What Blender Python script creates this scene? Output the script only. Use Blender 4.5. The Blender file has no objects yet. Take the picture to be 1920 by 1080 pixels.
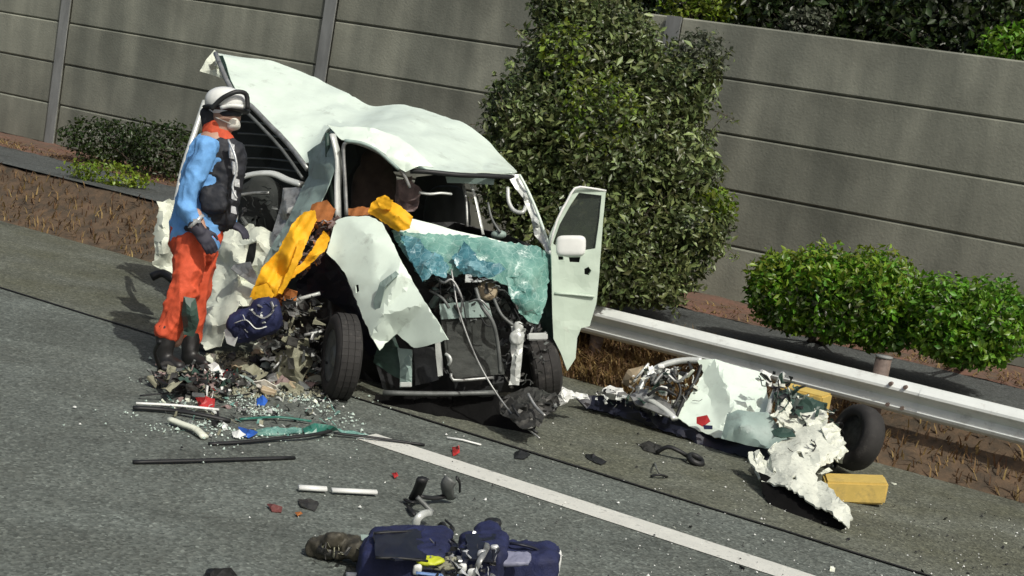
import bpy, bmesh, math, random
import numpy as np
from mathutils import Vector, Matrix, noise, Euler, Quaternion
from mathutils.geometry import delaunay_2d_cdt
random.seed(7)
S = bpy.context.scene
COL = S.collection

# ------------------------------------------------------------------ camera
FOC, CH, ROLL, HY = 2600.0, 1.95, math.radians(9.7), 194.0
_p = math.atan((540 - HY) * math.cos(ROLL) / FOC)
_R0 = Vector((1, 0, 0)); _U0 = Vector((0, math.sin(_p), math.cos(_p)))
CF = Vector((0, math.cos(_p), -math.sin(_p)))
CR = _R0 * math.cos(ROLL) + _U0 * math.sin(ROLL)
CU = _U0 * math.cos(ROLL) - _R0 * math.sin(ROLL)
CC = Vector((0, 0, CH))
cam = bpy.data.cameras.new('camera'); camo = bpy.data.objects.new('camera', cam); COL.objects.link(camo)
cam.sensor_width = 36.0; cam.lens = 36.0 * FOC / 1920; cam.clip_end = 2000; cam.clip_start = .05
mw = Matrix((CR, CU, -CF)).transposed().to_4x4(); mw.translation = CC
camo.matrix_world = mw
S.camera = camo

# ------------------------------------------------------------------ light
SUN_EL, SUN_AZ = math.radians(51), math.radians(147)      # azimuth from +Y towards +X
w = bpy.data.worlds.new('World'); S.world = w; w.use_nodes = True
nt = w.node_tree; bg = nt.nodes['Background']
sky = nt.nodes.new('ShaderNodeTexSky'); sky.sky_type = 'NISHITA'; sky.sun_disc = False
sky.sun_elevation = SUN_EL; sky.sun_rotation = SUN_AZ
sky.air_density = 1.0; sky.dust_density = 6.0; sky.ozone_density = .4
nt.links.new(sky.outputs[0], bg.inputs[0]); bg.inputs[1].default_value = .10
sl = bpy.data.lights.new('sun', 'SUN'); sl.energy = 3.4; sl.angle = math.radians(.53); sl.color = (1, .98, .90)
so = bpy.data.objects.new('sun', sl); COL.objects.link(so)
sd = Vector((math.sin(SUN_AZ) * math.cos(SUN_EL), math.cos(SUN_AZ) * math.cos(SUN_EL), math.sin(SUN_EL)))
so.rotation_euler = sd.to_track_quat('Z', 'Y').to_euler(); so.location = (0, 0, 20)
S.view_settings.view_transform = 'Standard'; S.view_settings.look = 'None'
S.view_settings.exposure = -0.25; S.view_settings.gamma = 1.0

# ------------------------------------------------------------------ geometry helpers
def ray(x, y): return CF + CR * ((x - 960) / FOC) - CU * ((y - 540) / FOC)
def Q(x, y, d): return CC + ray(x, y) * d
def G(x, y, z=0.0):
    r = ray(x, y); return CC + r * ((z - CH) / r.z)
_t = math.radians(-61)
D = Vector((math.sin(_t), math.cos(_t), 0)); N = Vector((D.y, -D.x, 0))
def W(t, n, z=0.0): return D * t + N * n + Vector((0, 0, z))

def link(o, parent=None):
    COL.objects.link(o)
    if parent: o.parent = parent
    return o
def tag(o, label=None, cat=None, group=None, kind=None):
    if label: o['label'] = label
    if cat: o['category'] = cat
    if group: o['group'] = group
    if kind: o['kind'] = kind
    return o
def root(name, loc, label, cat, group=None):
    o = bpy.data.objects.new(name, None); o.empty_display_size = .1; o.location = loc; link(o)
    return tag(o, label, cat, group)
def worldloc(p):
    v = Vector((0, 0, 0))
    while p is not None: v += p.location; p = p.parent
    return v
def fin(name, bm, mat, parent=None, smooth=False, origin=None):
    """link a bmesh holding world coordinates; top-level pieces get an origin at their base"""
    if parent is not None: off = worldloc(parent)
    else:
        cs = [v.co for v in bm.verts]
        off = origin or Vector((sum(c.x for c in cs) / len(cs), sum(c.y for c in cs) / len(cs), min(c.z for c in cs)))
    me = bpy.data.meshes.new(name)
    for v in bm.verts: v.co -= off
    bm.to_mesh(me); bm.free()
    if smooth: me.polygons.foreach_set('use_smooth', [True] * len(me.polygons))
    if mat: me.materials.append(mat)
    o = bpy.data.objects.new(name, me); link(o, parent)
    if parent is None: o.location = off
    return o
def inpoly(x, y, P):
    c = False; j = len(P) - 1
    for i in range(len(P)):
        if (P[i][1] > y) != (P[j][1] > y) and x < (P[j][0] - P[i][0]) * (y - P[i][1]) / (P[j][1] - P[i][1]) + P[i][0]: c = not c
        j = i
    return c
def dens(P, step):
    o = []
    for i in range(len(P)):
        a, b = P[i], P[(i + 1) % len(P)]
        n = max(1, int(math.hypot(a[0] - b[0], a[1] - b[1]) / step + .5))
        for k in range(n):
            f = k / n; o.append(tuple(a[q] * (1 - f) + b[q] * f for q in range(len(a))))
    return o
def thicken(bm, th):
    """give a sheet a second skin along its own normals and close the rim with a sharp edge"""
    bmesh.ops.recalc_face_normals(bm, faces=bm.faces[:]); bm.normal_update()
    av = sum((f.normal * f.calc_area() for f in bm.faces), Vector())
    s = 1 if av.dot(CF) > 0 else -1
    rim = [e for e in bm.edges if len(e.link_faces) == 1]
    faces = bm.faces[:]; mp = {v: bm.verts.new(v.co + v.normal * th * s) for v in bm.verts[:]}
    for f in faces: bm.faces.new([mp[v] for v in reversed(f.verts)])
    for e in rim:
        a, b = e.verts; f = e.link_faces[0]; e.smooth = False
        vs = list(f.verts); i = vs.index(a)
        q = [b, a, mp[a], mp[b]] if vs[(i + 1) % len(vs)] is b else [a, b, mp[b], mp[a]]
        nf = bm.faces.new(q); nf.smooth = False
        for e2 in nf.edges:
            if len(e2.link_faces) == 2 and {e2.verts[0], e2.verts[1]} == {mp[a], mp[b]}: e2.smooth = False
    bmesh.ops.recalc_face_normals(bm, faces=bm.faces[:])

def crisp(bm, ang):
    bm.normal_update()
    for e in bm.edges:
        if len(e.link_faces) == 2 and e.link_faces[0].normal.angle(e.link_faces[1].normal, 0) > ang: e.smooth = False
def shard(name, outline, mat, parent=None, inner=(), holes=(), step=12, thick=.006, amp=0.0, freq=4.0, smooth=0, shade=False, seed=0, to3=None, pleat=None, jag=0.0, crease=None, sharp=.42):
    """torn or folded sheet: outline, crease points and holes as (x, y, distance), crease-wise linear depth, real thickness"""
    to3 = to3 or Q
    rnd = random.Random(seed + len(outline) * 31 + int(outline[0][0]))
    ctrl = [tuple(p) for p in outline] + [tuple(p) for p in inner] + [tuple(p) for h in holes for p in h]
    n0 = len(outline)
    ed = [(i, (i + 1) % n0) for i in range(n0)]
    cv, ce, cf, _, _, _ = delaunay_2d_cdt([Vector(c[:2]) for c in ctrl], ed, [], 0, 1e-6)
    dd = []
    for v in cv:
        b = min(ctrl, key=lambda c: (c[0] - v.x) ** 2 + (c[1] - v.y) ** 2); dd.append(b[2])
    def depth(x, y):
        best = None
        for f in cf:
            a, b, c = (cv[i] for i in f[:3])
            den = (b.y - c.y) * (a.x - c.x) + (c.x - b.x) * (a.y - c.y)
            if abs(den) < 1e-9: continue
            l1 = ((b.y - c.y) * (x - c.x) + (c.x - b.x) * (y - c.y)) / den
            l2 = ((c.y - a.y) * (x - c.x) + (a.x - c.x) * (y - c.y)) / den
            l3 = 1 - l1 - l2; m = min(l1, l2, l3)
            if m > -1e-4: return l1 * dd[f[0]] + l2 * dd[f[1]] + l3 * dd[f[2]]
            if best is None or m > best[0]:
                q = [max(0, l) for l in (l1, l2, l3)]; s = sum(q); best = (m, sum(a_ * dd[i] for a_, i in zip(q, f)) / s)
        return best[1]
    O = dens(outline, step); H = [dens(h, step) for h in holes]
    if jag: O = [(p[0] + rnd.uniform(-jag, jag), p[1] + rnd.uniform(-jag, jag)) + tuple(p[2:]) for p in O]
    outline_ = [p[:2] for p in O]
    pts = [Vector(p[:2]) for p in O]; edges = [(i, (i + 1) % len(O)) for i in range(len(O))]
    for h in H:
        b = len(pts); pts += [Vector(p[:2]) for p in h]; edges += [(b + i, b + (i + 1) % len(h)) for i in range(len(h))]
    bnd = list(pts)
    for p in inner: pts.append(Vector(p[:2]))
    x0, x1 = min(p[0] for p in outline), max(p[0] for p in outline); y0, y1 = min(p[1] for p in outline), max(p[1] for p in outline)
    y = y0 + step / 2
    while y < y1:
        x = x0 + step / 2
        while x < x1:
            jx, jy = x + rnd.uniform(-.3, .3) * step, y + rnd.uniform(-.3, .3) * step
            if inpoly(jx, jy, outline_) and not any(inpoly(jx, jy, h) for h in holes) and min((jx - b.x) ** 2 + (jy - b.y) ** 2 for b in bnd) > (.45 * step) ** 2:
                pts.append(Vector((jx, jy)))
            x += step
        y += step
    vs, es, fs, _, _, _ = delaunay_2d_cdt(pts, edges, [], 0, 1e-6)
    keep = []
    for f in fs:
        cx = sum(vs[i].x for i in f) / len(f); cy = sum(vs[i].y for i in f) / len(f)
        if inpoly(cx, cy, outline_) and not any(inpoly(cx, cy, h) for h in holes): keep.append(f)
    dp = [depth(v.x, v.y) for v in vs]
    if smooth:
        nb = [set() for _ in vs]
        for f in keep:
            for i in range(len(f)): nb[f[i]].add(f[i - 1]); nb[f[i - 1]].add(f[i])
        for _ in range(smooth): dp = [dp[i] * .5 + .5 * (sum(dp[j] for j in nb[i]) / len(nb[i])) if nb[i] else dp[i] for i in range(len(vs))]
    if pleat:
        an, wl, pa = pleat; ca, sa = math.cos(math.radians(an)), math.sin(math.radians(an))
        for i, v in enumerate(vs):
            u = (v.x * ca + v.y * sa) / wl + .45 * noise.noise(Vector((v.x, v.y, seed * 9)) / (wl * 4.5)); wv = abs((u % 1) - .5) * 4 - 1
            dp[i] += pa * wv * (.55 + .9 * abs(noise.noise(Vector((v.x, v.y, 7 + seed)) / (wl * 3))))
    if crease is None: crease = amp * 1.1
    bm = bmesh.new(); used = sorted({i for f in keep for i in f}); mp = {}
    for i in used:
        p = to3(vs[i].x, vs[i].y, dp[i])
        if amp:
            q = p * freq + Vector((seed * 3.1, seed, 0))
            p = p + CF * (max(0, .13 - abs(noise.noise(q * .75 + Vector((4, 1, 8))))) * crease * 8)
            p = p + noise.noise_vector(q) * amp + noise.noise_vector(q * 2.7) * amp * .45 + CF * (abs(noise.noise(q * 1.3)) - .25) * amp * 1.5
        mp[i] = bm.verts.new(p)
    for f in keep:
        try: bm.faces.new([mp[i] for i in f])
        except ValueError: pass
    thicken(bm, thick)
    if shade: crisp(bm, sharp)
    return fin(name, bm, mat, parent, shade)

def smoothpath(P, k):
    if k < 2 or len(P) < 3: return P
    o = []
    for i in range(len(P) - 1):
        p0 = P[max(i - 1, 0)]; p1 = P[i]; p2 = P[i + 1]; p3 = P[min(i + 2, len(P) - 1)]
        for j in range(k):
            t = j / k
            o.append(.5 * ((2 * p1) + (p2 - p0) * t + (2 * p0 - 5 * p1 + 4 * p2 - p3) * t * t + (3 * p1 - p0 - 3 * p2 + p3) * t ** 3))
    o.append(P[-1]); return o
def add_tube(bm, P, r, seg=8, k=4, flat=1.0, r2=None):
    P = smoothpath([Vector(p) for p in P], k); rings = []
    n = len(P); up = None
    for i, p in enumerate(P):
        t = (P[min(i + 1, n - 1)] - P[max(i - 1, 0)]).normalized()
        if up is None:
            up = Vector((0, 0, 1)) if abs(t.z) < .9 else Vector((1, 0, 0))
        a = t.cross(up).normalized(); b = a.cross(t).normalized(); up = b
        rr = r if r2 is None else r + (r2 - r) * i / (n - 1)
        rings.append([bm.verts.new(p + a * rr * math.cos(2 * math.pi * s / seg) + b * rr * flat * math.sin(2 * math.pi * s / seg)) for s in range(seg)])
    for i in range(n - 1):
        for s in range(seg): bm.faces.new((rings[i][s], rings[i][(s + 1) % seg], rings[i + 1][(s + 1) % seg], rings[i + 1][s]))
    bm.faces.new(rings[0][::-1]); bm.faces.new(rings[-1])
def tube(name, P, r, mat, parent=None, seg=8, k=4, flat=1.0, r2=None):
    """P: (x, y, distance) triples or Vectors"""
    bm = bmesh.new(); add_tube(bm, [p if isinstance(p, Vector) else Q(*p) for p in P], r, seg, k, flat, r2)
    bmesh.ops.recalc_face_normals(bm, faces=bm.faces[:])
    return fin(name, bm, mat, parent, True)
def add_box(bm, c, ax, ay, az, sx, sy, sz):
    c = Vector(c); v = []
    for i in (-1, 1):
        for j in (-1, 1):
            for k in (-1, 1): v.append(bm.verts.new(c + ax * (i * sx / 2) + ay * (j * sy / 2) + az * (k * sz / 2)))
    for f in ((0, 1, 3, 2), (4, 6, 7, 5), (0, 4, 5, 1), (2, 3, 7, 6), (0, 2, 6, 4), (1, 5, 7, 3)): bm.faces.new([v[i] for i in f])
def box(name, c, size, mat, parent=None, ax=Vector((1, 0, 0)), ay=Vector((0, 1, 0)), az=Vector((0, 0, 1)), bev=.006):
    bm = bmesh.new(); add_box(bm, c, ax, ay, az, *size)
    bmesh.ops.recalc_face_normals(bm, faces=bm.faces[:])
    if bev: bmesh.ops.bevel(bm, geom=bm.edges[:], offset=bev, segments=2, affect='EDGES')
    return fin(name, bm, mat, parent)
def basis(ax):
    ax = ax.normalized(); u = Vector((0, 0, 1)) if abs(ax.z) < .9 else Vector((1, 0, 0))
    a = ax.cross(u).normalized(); return ax, a, ax.cross(a).normalized()
def lathe(name, c, axis, prof, mat, parent=None, seg=36, closed=True, smooth=True):
    """prof: (along axis, radius)"""
    ax, a, b = basis(axis); bm = bmesh.new(); R = []
    for s in range(seg):
        th = 2 * math.pi * s / seg
        R.append([bm.verts.new(c + ax * h + (a * math.cos(th) + b * math.sin(th)) * r) for h, r in prof])
    m = len(prof)
    for s in range(seg):
        for i in range(m if closed else m - 1):
            bm.faces.new((R[s][i], R[s][(i + 1) % m], R[(s + 1) % seg][(i + 1) % m], R[(s + 1) % seg][i]))
    if not closed: 
        bmesh.ops.remove_doubles(bm, verts=bm.verts[:], dist=1e-5)
    bmesh.ops.recalc_face_normals(bm, faces=bm.faces[:])
    return fin(name, bm, mat, parent, smooth)

def capsule(bm, p0, p1, r0, r1, seg=14, sq=1.0, sqdir=None):
    p0, p1 = Vector(p0), Vector(p1); ax = (p1 - p0); L = ax.length; ax.normalize()
    u = sqdir or (Vector((0, 0, 1)) if abs(ax.z) < .9 else Vector((1, 0, 0)))
    a = ax.cross(u).normalized(); b = ax.cross(a).normalized()
    prof = [(-r0 * math.cos(k * math.pi / 8), r0 * math.sin(k * math.pi / 8)) for k in range(1, 5)] + [(L + r1 * math.sin(k * math.pi / 8), r1 * math.cos(k * math.pi / 8)) for k in range(0, 4)]
    rings = [[bm.verts.new(p0 + ax * h + a * r * math.cos(2 * math.pi * s / seg) + b * r * sq * math.sin(2 * math.pi * s / seg)) for s in range(seg)] for h, r in prof]
    for i in range(len(rings) - 1):
        for s in range(seg): bm.faces.new((rings[i][s], rings[i][(s + 1) % seg], rings[i + 1][(s + 1) % seg], rings[i + 1][s]))
    t0 = bm.verts.new(p0 - ax * r0); t1 = bm.verts.new(p1 + ax * r1)
    for s in range(seg): bm.faces.new((t0, rings[0][(s + 1) % seg], rings[0][s])); bm.faces.new((t1, rings[-1][s], rings[-1][(s + 1) % seg]))
def ellip(bm, c, ax, ay, az, rx, ry, rz, e=1.0, seg=20):
    def sp(v): return math.copysign(abs(v) ** e, v)
    R = []
    for i in range(1, seg // 2):
        ph = -math.pi / 2 + math.pi * i / (seg // 2)
        R.append([bm.verts.new(c + ax * rx * sp(math.cos(ph)) * sp(math.cos(2 * math.pi * s / seg)) + ay * ry * sp(math.cos(ph)) * sp(math.sin(2 * math.pi * s / seg)) + az * rz * sp(math.sin(ph))) for s in range(seg)])
    for i in range(len(R) - 1):
        for s in range(seg): bm.faces.new((R[i][s], R[i][(s + 1) % seg], R[i + 1][(s + 1) % seg], R[i + 1][s]))
    b = bm.verts.new(c - az * rz); t = bm.verts.new(c + az * rz)
    for s in range(seg): bm.faces.new((b, R[0][(s + 1) % seg], R[0][s])); bm.faces.new((t, R[-1][s], R[-1][(s + 1) % seg]))
def blob(name, bm, mat, parent, voxel=.012, it=4, fold=0.0, ffreq=14.0, fstretch=(1, 1, .5)):
    """merge overlapping volumes into one continuous surface"""
    me = bpy.data.meshes.new('t'); bm.to_mesh(me); bm.free()
    o = bpy.data.objects.new('t', me); COL.objects.link(o)
    r = o.modifiers.new('r', 'REMESH'); r.mode = 'VOXEL'; r.voxel_size = voxel
    s = o.modifiers.new('s', 'SMOOTH'); s.iterations = it; s.factor = .5
    dg = bpy.context.evaluated_depsgraph_get(); dg.update()
    m2 = bpy.data.meshes.new_from_object(o.evaluated_get(dg)); bpy.data.objects.remove(o); bpy.data.meshes.remove(me)
    b2 = bmesh.new(); b2.from_mesh(m2); bpy.data.meshes.remove(m2)
    if fold:
        b2.normal_update()
        for v in b2.verts:
            q = Vector((v.co.x * fstretch[0], v.co.y * fstretch[1], v.co.z * fstretch[2])) * ffreq
            v.co += v.normal * (fold * (.8 - 2.1 * abs(noise.noise(q)) ** .75) + fold * .45 * (.5 - 2 * abs(noise.noise(q * 2.1 + Vector((3, 3, 3))))))
    return fin(name, b2, mat, parent, True)

# ------------------------------------------------------------------ materials
def mat(name, col, rough=.6, metal=0.0, var=.15, scale=8.0, bump=0.0, bscale=60.0, col2=None, spec=.5, trans=0.0, alpha=1.0, island=0.0, stretch=None, coat=0.0, sharp=None, dirt=None):
    m = bpy.data.materials.new(name); m.use_nodes = True; n = m.node_tree.nodes; l = m.node_tree.links; b = n['Principled BSDF']
    b.inputs['Roughness'].default_value = rough; b.inputs['Metallic'].default_value = metal
    b.inputs['Specular IOR Level'].default_value = spec; b.inputs['Alpha'].default_value = alpha
    b.inputs['Transmission Weight'].default_value = trans; b.inputs['Coat Weight'].default_value = coat
    tc = n.new('ShaderNodeTexCoord'); mp = n.new('ShaderNodeMapping'); l.new(tc.outputs['Object'], mp.inputs[0])
    if stretch: mp.inputs['Scale'].default_value = stretch
    no = n.new('ShaderNodeTexNoise'); no.inputs['Scale'].default_value = scale; no.inputs['Detail'].default_value = 8; no.inputs['Roughness'].default_value = .65; l.new(mp.outputs[0], no.inputs[0])
    cr = n.new('ShaderNodeValToRGB'); l.new(no.outputs['Fac'], cr.inputs[0])
    c2 = col2 or tuple(c * (1 - var) for c in col)
    c1 = col if col2 else tuple(min(1, c * (1 + var)) for c in col)
    lo, hi = sharp or (.35, .65)
    cr.color_ramp.elements[0].position = lo; cr.color_ramp.elements[1].position = hi
    cr.color_ramp.elements[0].color = (*c2, 1); cr.color_ramp.elements[1].color = (*c1, 1)
    out = cr.outputs[0]
    if dirt:
        dc, dlo, dhi, ds = dirt
        d = n.new('ShaderNodeTexNoise'); d.inputs['Scale'].default_value = ds; d.inputs['Detail'].default_value = 10; d.inputs['Roughness'].default_value = .72; l.new(mp.outputs[0], d.inputs[0])
        mr = n.new('ShaderNodeMapRange'); mr.inputs[1].default_value = dlo; mr.inputs[2].default_value = dhi; l.new(d.outputs['Fac'], mr.inputs[0])
        mx = n.new('ShaderNodeMix'); mx.data_type = 'RGBA'; l.new(mr.outputs[0], mx.inputs[0]); l.new(out, mx.inputs[6]); mx.inputs[7].default_value = (*dc, 1); out = mx.outputs[2]
    if island:
        ge = n.new('ShaderNodeNewGeometry'); hs = n.new('ShaderNodeHueSaturation')
        m1 = n.new('ShaderNodeMapRange'); m1.inputs[3].default_value = 1 - island; m1.inputs[4].default_value = 1 + island
        m0 = n.new('ShaderNodeMapRange'); m0.inputs[3].default_value = .475; m0.inputs[4].default_value = .525
        l.new(ge.outputs['Random Per Island'], m1.inputs[0]); l.new(ge.outputs['Random Per Island'], m0.inputs[0])
        l.new(m1.outputs[0], hs.inputs['Value']); l.new(m0.outputs[0], hs.inputs['Hue']); l.new(out, hs.inputs['Color']); out = hs.outputs[0]
    l.new(out, b.inputs['Base Color'])
    if bump:
        bn = n.new('ShaderNodeTexNoise'); bn.inputs['Scale'].default_value = bscale; bn.inputs['Detail'].default_value = 6; l.new(mp.outputs[0], bn.inputs[0])
        bp = n.new('ShaderNodeBump'); bp.inputs['Strength'].default_value = bump; bp.inputs['Distance'].default_value = .01; l.new(bn.outputs['Fac'], bp.inputs['Height']); l.new(bp.outputs[0], b.inputs['Normal'])
    return m
def leafmat(name, col, col2, scale=3.0, island=.5, rough=.38):
    m = mat(name, col, rough=rough, col2=col2, scale=scale, island=island, spec=.55)
    n = m.node_tree.nodes; l = m.node_tree.links; b = n['Principled BSDF']
    tr = n.new('ShaderNodeBsdfTranslucent'); mx = n.new('ShaderNodeMixShader'); mx.inputs[0].default_value = .34
    src = b.inputs['Base Color'].links[0].from_socket
    l.new(src, tr.inputs[0]); l.new(b.outputs[0], mx.inputs[1]); l.new(tr.outputs[0], mx.inputs[2]); l.new(mx.outputs[0], n['Material Output'].inputs[0])
    return m

M = {}
M['paint'] = mat('white_paint', (.68, .79, .70), rough=.38, var=.05, coat=.15, bump=.06, bscale=14, dirt=((.30, .33, .28), .57, .84, 7))
M['paint_dirty'] = mat('dirty_white_paint', (.70, .74, .62), rough=.5, var=.06, bump=.15, bscale=25, dirt=((.28, .27, .22), .52, .78, 9))
M['inner'] = mat('inner_door_paint', (.50, .60, .50), rough=.45, var=.04, dirt=((.35, .36, .31), .6, .85, 7))
M['shadepaint'] = mat('grey_green_and_shaded_white', (.27, .36, .33), rough=.5, var=.12, scale=6, dirt=((.14, .16, .15), .52, .75, 8))  # grey-green parts; also white paint with shade put into the colour
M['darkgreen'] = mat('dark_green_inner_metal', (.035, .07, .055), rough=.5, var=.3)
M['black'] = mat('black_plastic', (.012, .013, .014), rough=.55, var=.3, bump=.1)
M['torn'] = mat('torn_cream_white_sheet', (.66, .69, .60), rough=.6, var=.10, scale=14, bump=.5, bscale=45, dirt=((.20, .21, .17), .56, .72, 22))
M['rubber_shade_black'] = mat('dull_black_rubber_and_shade', (.006, .006, .006), rough=.95, var=.2, spec=.1)  # rubber bits, and the painted shade under van nose and torn sheet
M['rubber'] = mat('tyre_rubber', (.022, .021, .020), rough=.8, var=.25, scale=14, dirt=((.12, .11, .1), .55, .85, 12))
M['interior'] = mat('dark_interior', (.022, .026, .024), rough=.8, var=.35, scale=5)
M['navy'] = mat('navy_fabric', (.011, .016, .062), rough=.75, var=.35, scale=9, bump=.3, bscale=140)
M['navydark'] = mat('dark_navy_plastic', (.008, .010, .022), rough=.5, var=.3)
M['steel'] = mat('dull_steel', (.34, .35, .34), rough=.42, metal=.55, var=.25, scale=14, dirt=((.09, .08, .07), .5, .75, 16))
M['alu'] = mat('pale_bent_metal', (.62, .65, .62), rough=.38, metal=.25, var=.1, dirt=((.2, .2, .18), .55, .8, 14))
M['grey'] = mat('grey_metal', (.14, .15, .145), rough=.55, metal=.3, var=.3, scale=12)
M['engine'] = mat('greasy_engine_metal', (.05, .05, .046), rough=.5, metal=.4, var=.5, scale=25)
M['fin'] = mat('radiator_fins', (.055, .06, .055), rough=.6, metal=.4, var=.35, scale=7, bump=.5, bscale=150, stretch=(1, 1, 4))
M['yellow'] = mat('orange_yellow_cloth', (.84, .43, .008), rough=.7, var=.05, scale=7, bump=.12, bscale=40, dirt=((.62, .24, .015), .60, .85, 5))
M['rust'] = mat('orange_brown_cloth', (.34, .12, .03), rough=.8, var=.35, scale=10)
M['brown'] = mat('brown_seat_fabric', (.06, .042, .034), rough=.9, var=.35, scale=6)
M['beige'] = mat('beige_plastic', (.36, .29, .19), rough=.6, var=.15)
M['pink'] = mat('dusty_rose_lining', (.22, .16, .15), rough=.8, var=.3, scale=12)
def crazed(name, a, b_, pale):
    m = mat(name, a, rough=.3, scale=4, col2=b_, bump=.3, bscale=60, dirt=(pale, .54, .78, 6))
    n = m.node_tree.nodes; l = m.node_tree.links; b = n['Principled BSDF']; src = b.inputs['Base Color'].links[0].from_socket
    tc = n.new('ShaderNodeTexCoord'); no = n.new('ShaderNodeTexNoise'); no.inputs['Scale'].default_value = 12; l.new(tc.outputs['Object'], no.inputs[0])
    mixv = n.new('ShaderNodeMix'); mixv.data_type = 'VECTOR'; mixv.inputs[0].default_value = .06; l.new(tc.outputs['Object'], mixv.inputs[4]); l.new(no.outputs['Color'], mixv.inputs[5])
    fac = None
    for sc, th in ((16, .035), (55, .07)):
        v = n.new('ShaderNodeTexVoronoi'); v.feature = 'DISTANCE_TO_EDGE'; v.inputs['Scale'].default_value = sc; l.new(mixv.outputs[1], v.inputs[0])
        r = n.new('ShaderNodeMapRange'); r.inputs[1].default_value = 0; r.inputs[2].default_value = th; r.inputs[3].default_value = .75 if sc == 16 else .25; r.inputs[4].default_value = 0; l.new(v.outputs['Distance'], r.inputs[0])
        if fac is None: fac = r.outputs[0]
        else:
            mx = n.new('ShaderNodeMath'); mx.operation = 'MAXIMUM'; l.new(fac, mx.inputs[0]); l.new(r.outputs[0], mx.inputs[1]); fac = mx.outputs[0]
    mc = n.new('ShaderNodeMix'); mc.data_type = 'RGBA'; l.new(fac, mc.inputs[0]); l.new(src, mc.inputs[6]); mc.inputs[7].default_value = (*pale, 1); l.new(mc.outputs[2], b.inputs['Base Color'])
    return m
M['glassteal'] = crazed('shattered_teal_glass', (.19, .38, .32), (.06, .19, .17), (.38, .56, .50))
M['glassblue'] = crazed('shattered_blue_glass', (.09, .28, .33), (.025, .10, .13), (.30, .50, .54))
M['pane'] = mat('tinted_window_glass', (.035, .045, .035), rough=.08, var=.1, alpha=.72)
M['yellowcurb'] = mat('yellow_painted_concrete', (.62, .45, .12), rough=.75, var=.12, scale=10, dirt=((.25, .19, .09), .5, .8, 9))
M['red'] = mat('red_plastic', (.42, .03, .03), rough=.35, var=.2)
M['blue'] = mat('blue_plastic', (.03, .12, .5), rough=.35, var=.2)
M['teal'] = mat('teal_plastic', (.03, .16, .12), rough=.35, var=.3)
M['limeyellow'] = mat('lime_yellow_label', (.5, .55, .03), rough=.5, var=.1)
M['white'] = mat('white_plastic', (.75, .77, .74), rough=.4, var=.05)
M['khaki'] = mat('khaki_plastic', (.24, .24, .17), rough=.7, var=.3, scale=10)

# ------------------------------------------------------------------ ground, road, shoulder, verge
def strip(name, rows, m, t0=-60, t1=80, nt_=None, kind='structure', amp=0, tstep=None):
    """rows: (n, z) across; runs along the road"""
    bm = bmesh.new(); ts = [t0, t1]
    if tstep:
        k = int((t1 - t0) / tstep); ts = [t0 + (t1 - t0) * i / k for i in range(k + 1)]
    R = []
    for t in ts:
        r = []
        for n_, z in rows:
            p = W(t, n_, z)
            if amp: p.z += amp * noise.noise(p * 2.3) + amp * .5 * noise.noise(p * 7)
            r.append(bm.verts.new(p))
        R.append(r)
    for i in range(len(R) - 1):
        for j in range(len(rows) - 1): bm.faces.new((R[i][j], R[i][j + 1], R[i + 1][j + 1], R[i + 1][j]))
    bmesh.ops.recalc_face_normals(bm, faces=bm.faces[:])
    if sum(f.normal.z for f in bm.faces) < 0: bmesh.ops.reverse_faces(bm, faces=bm.faces[:])
    o = fin(name, bm, m, None, bool(tstep), origin=Vector((0, 0, 0))); o['kind'] = kind; return o

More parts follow.
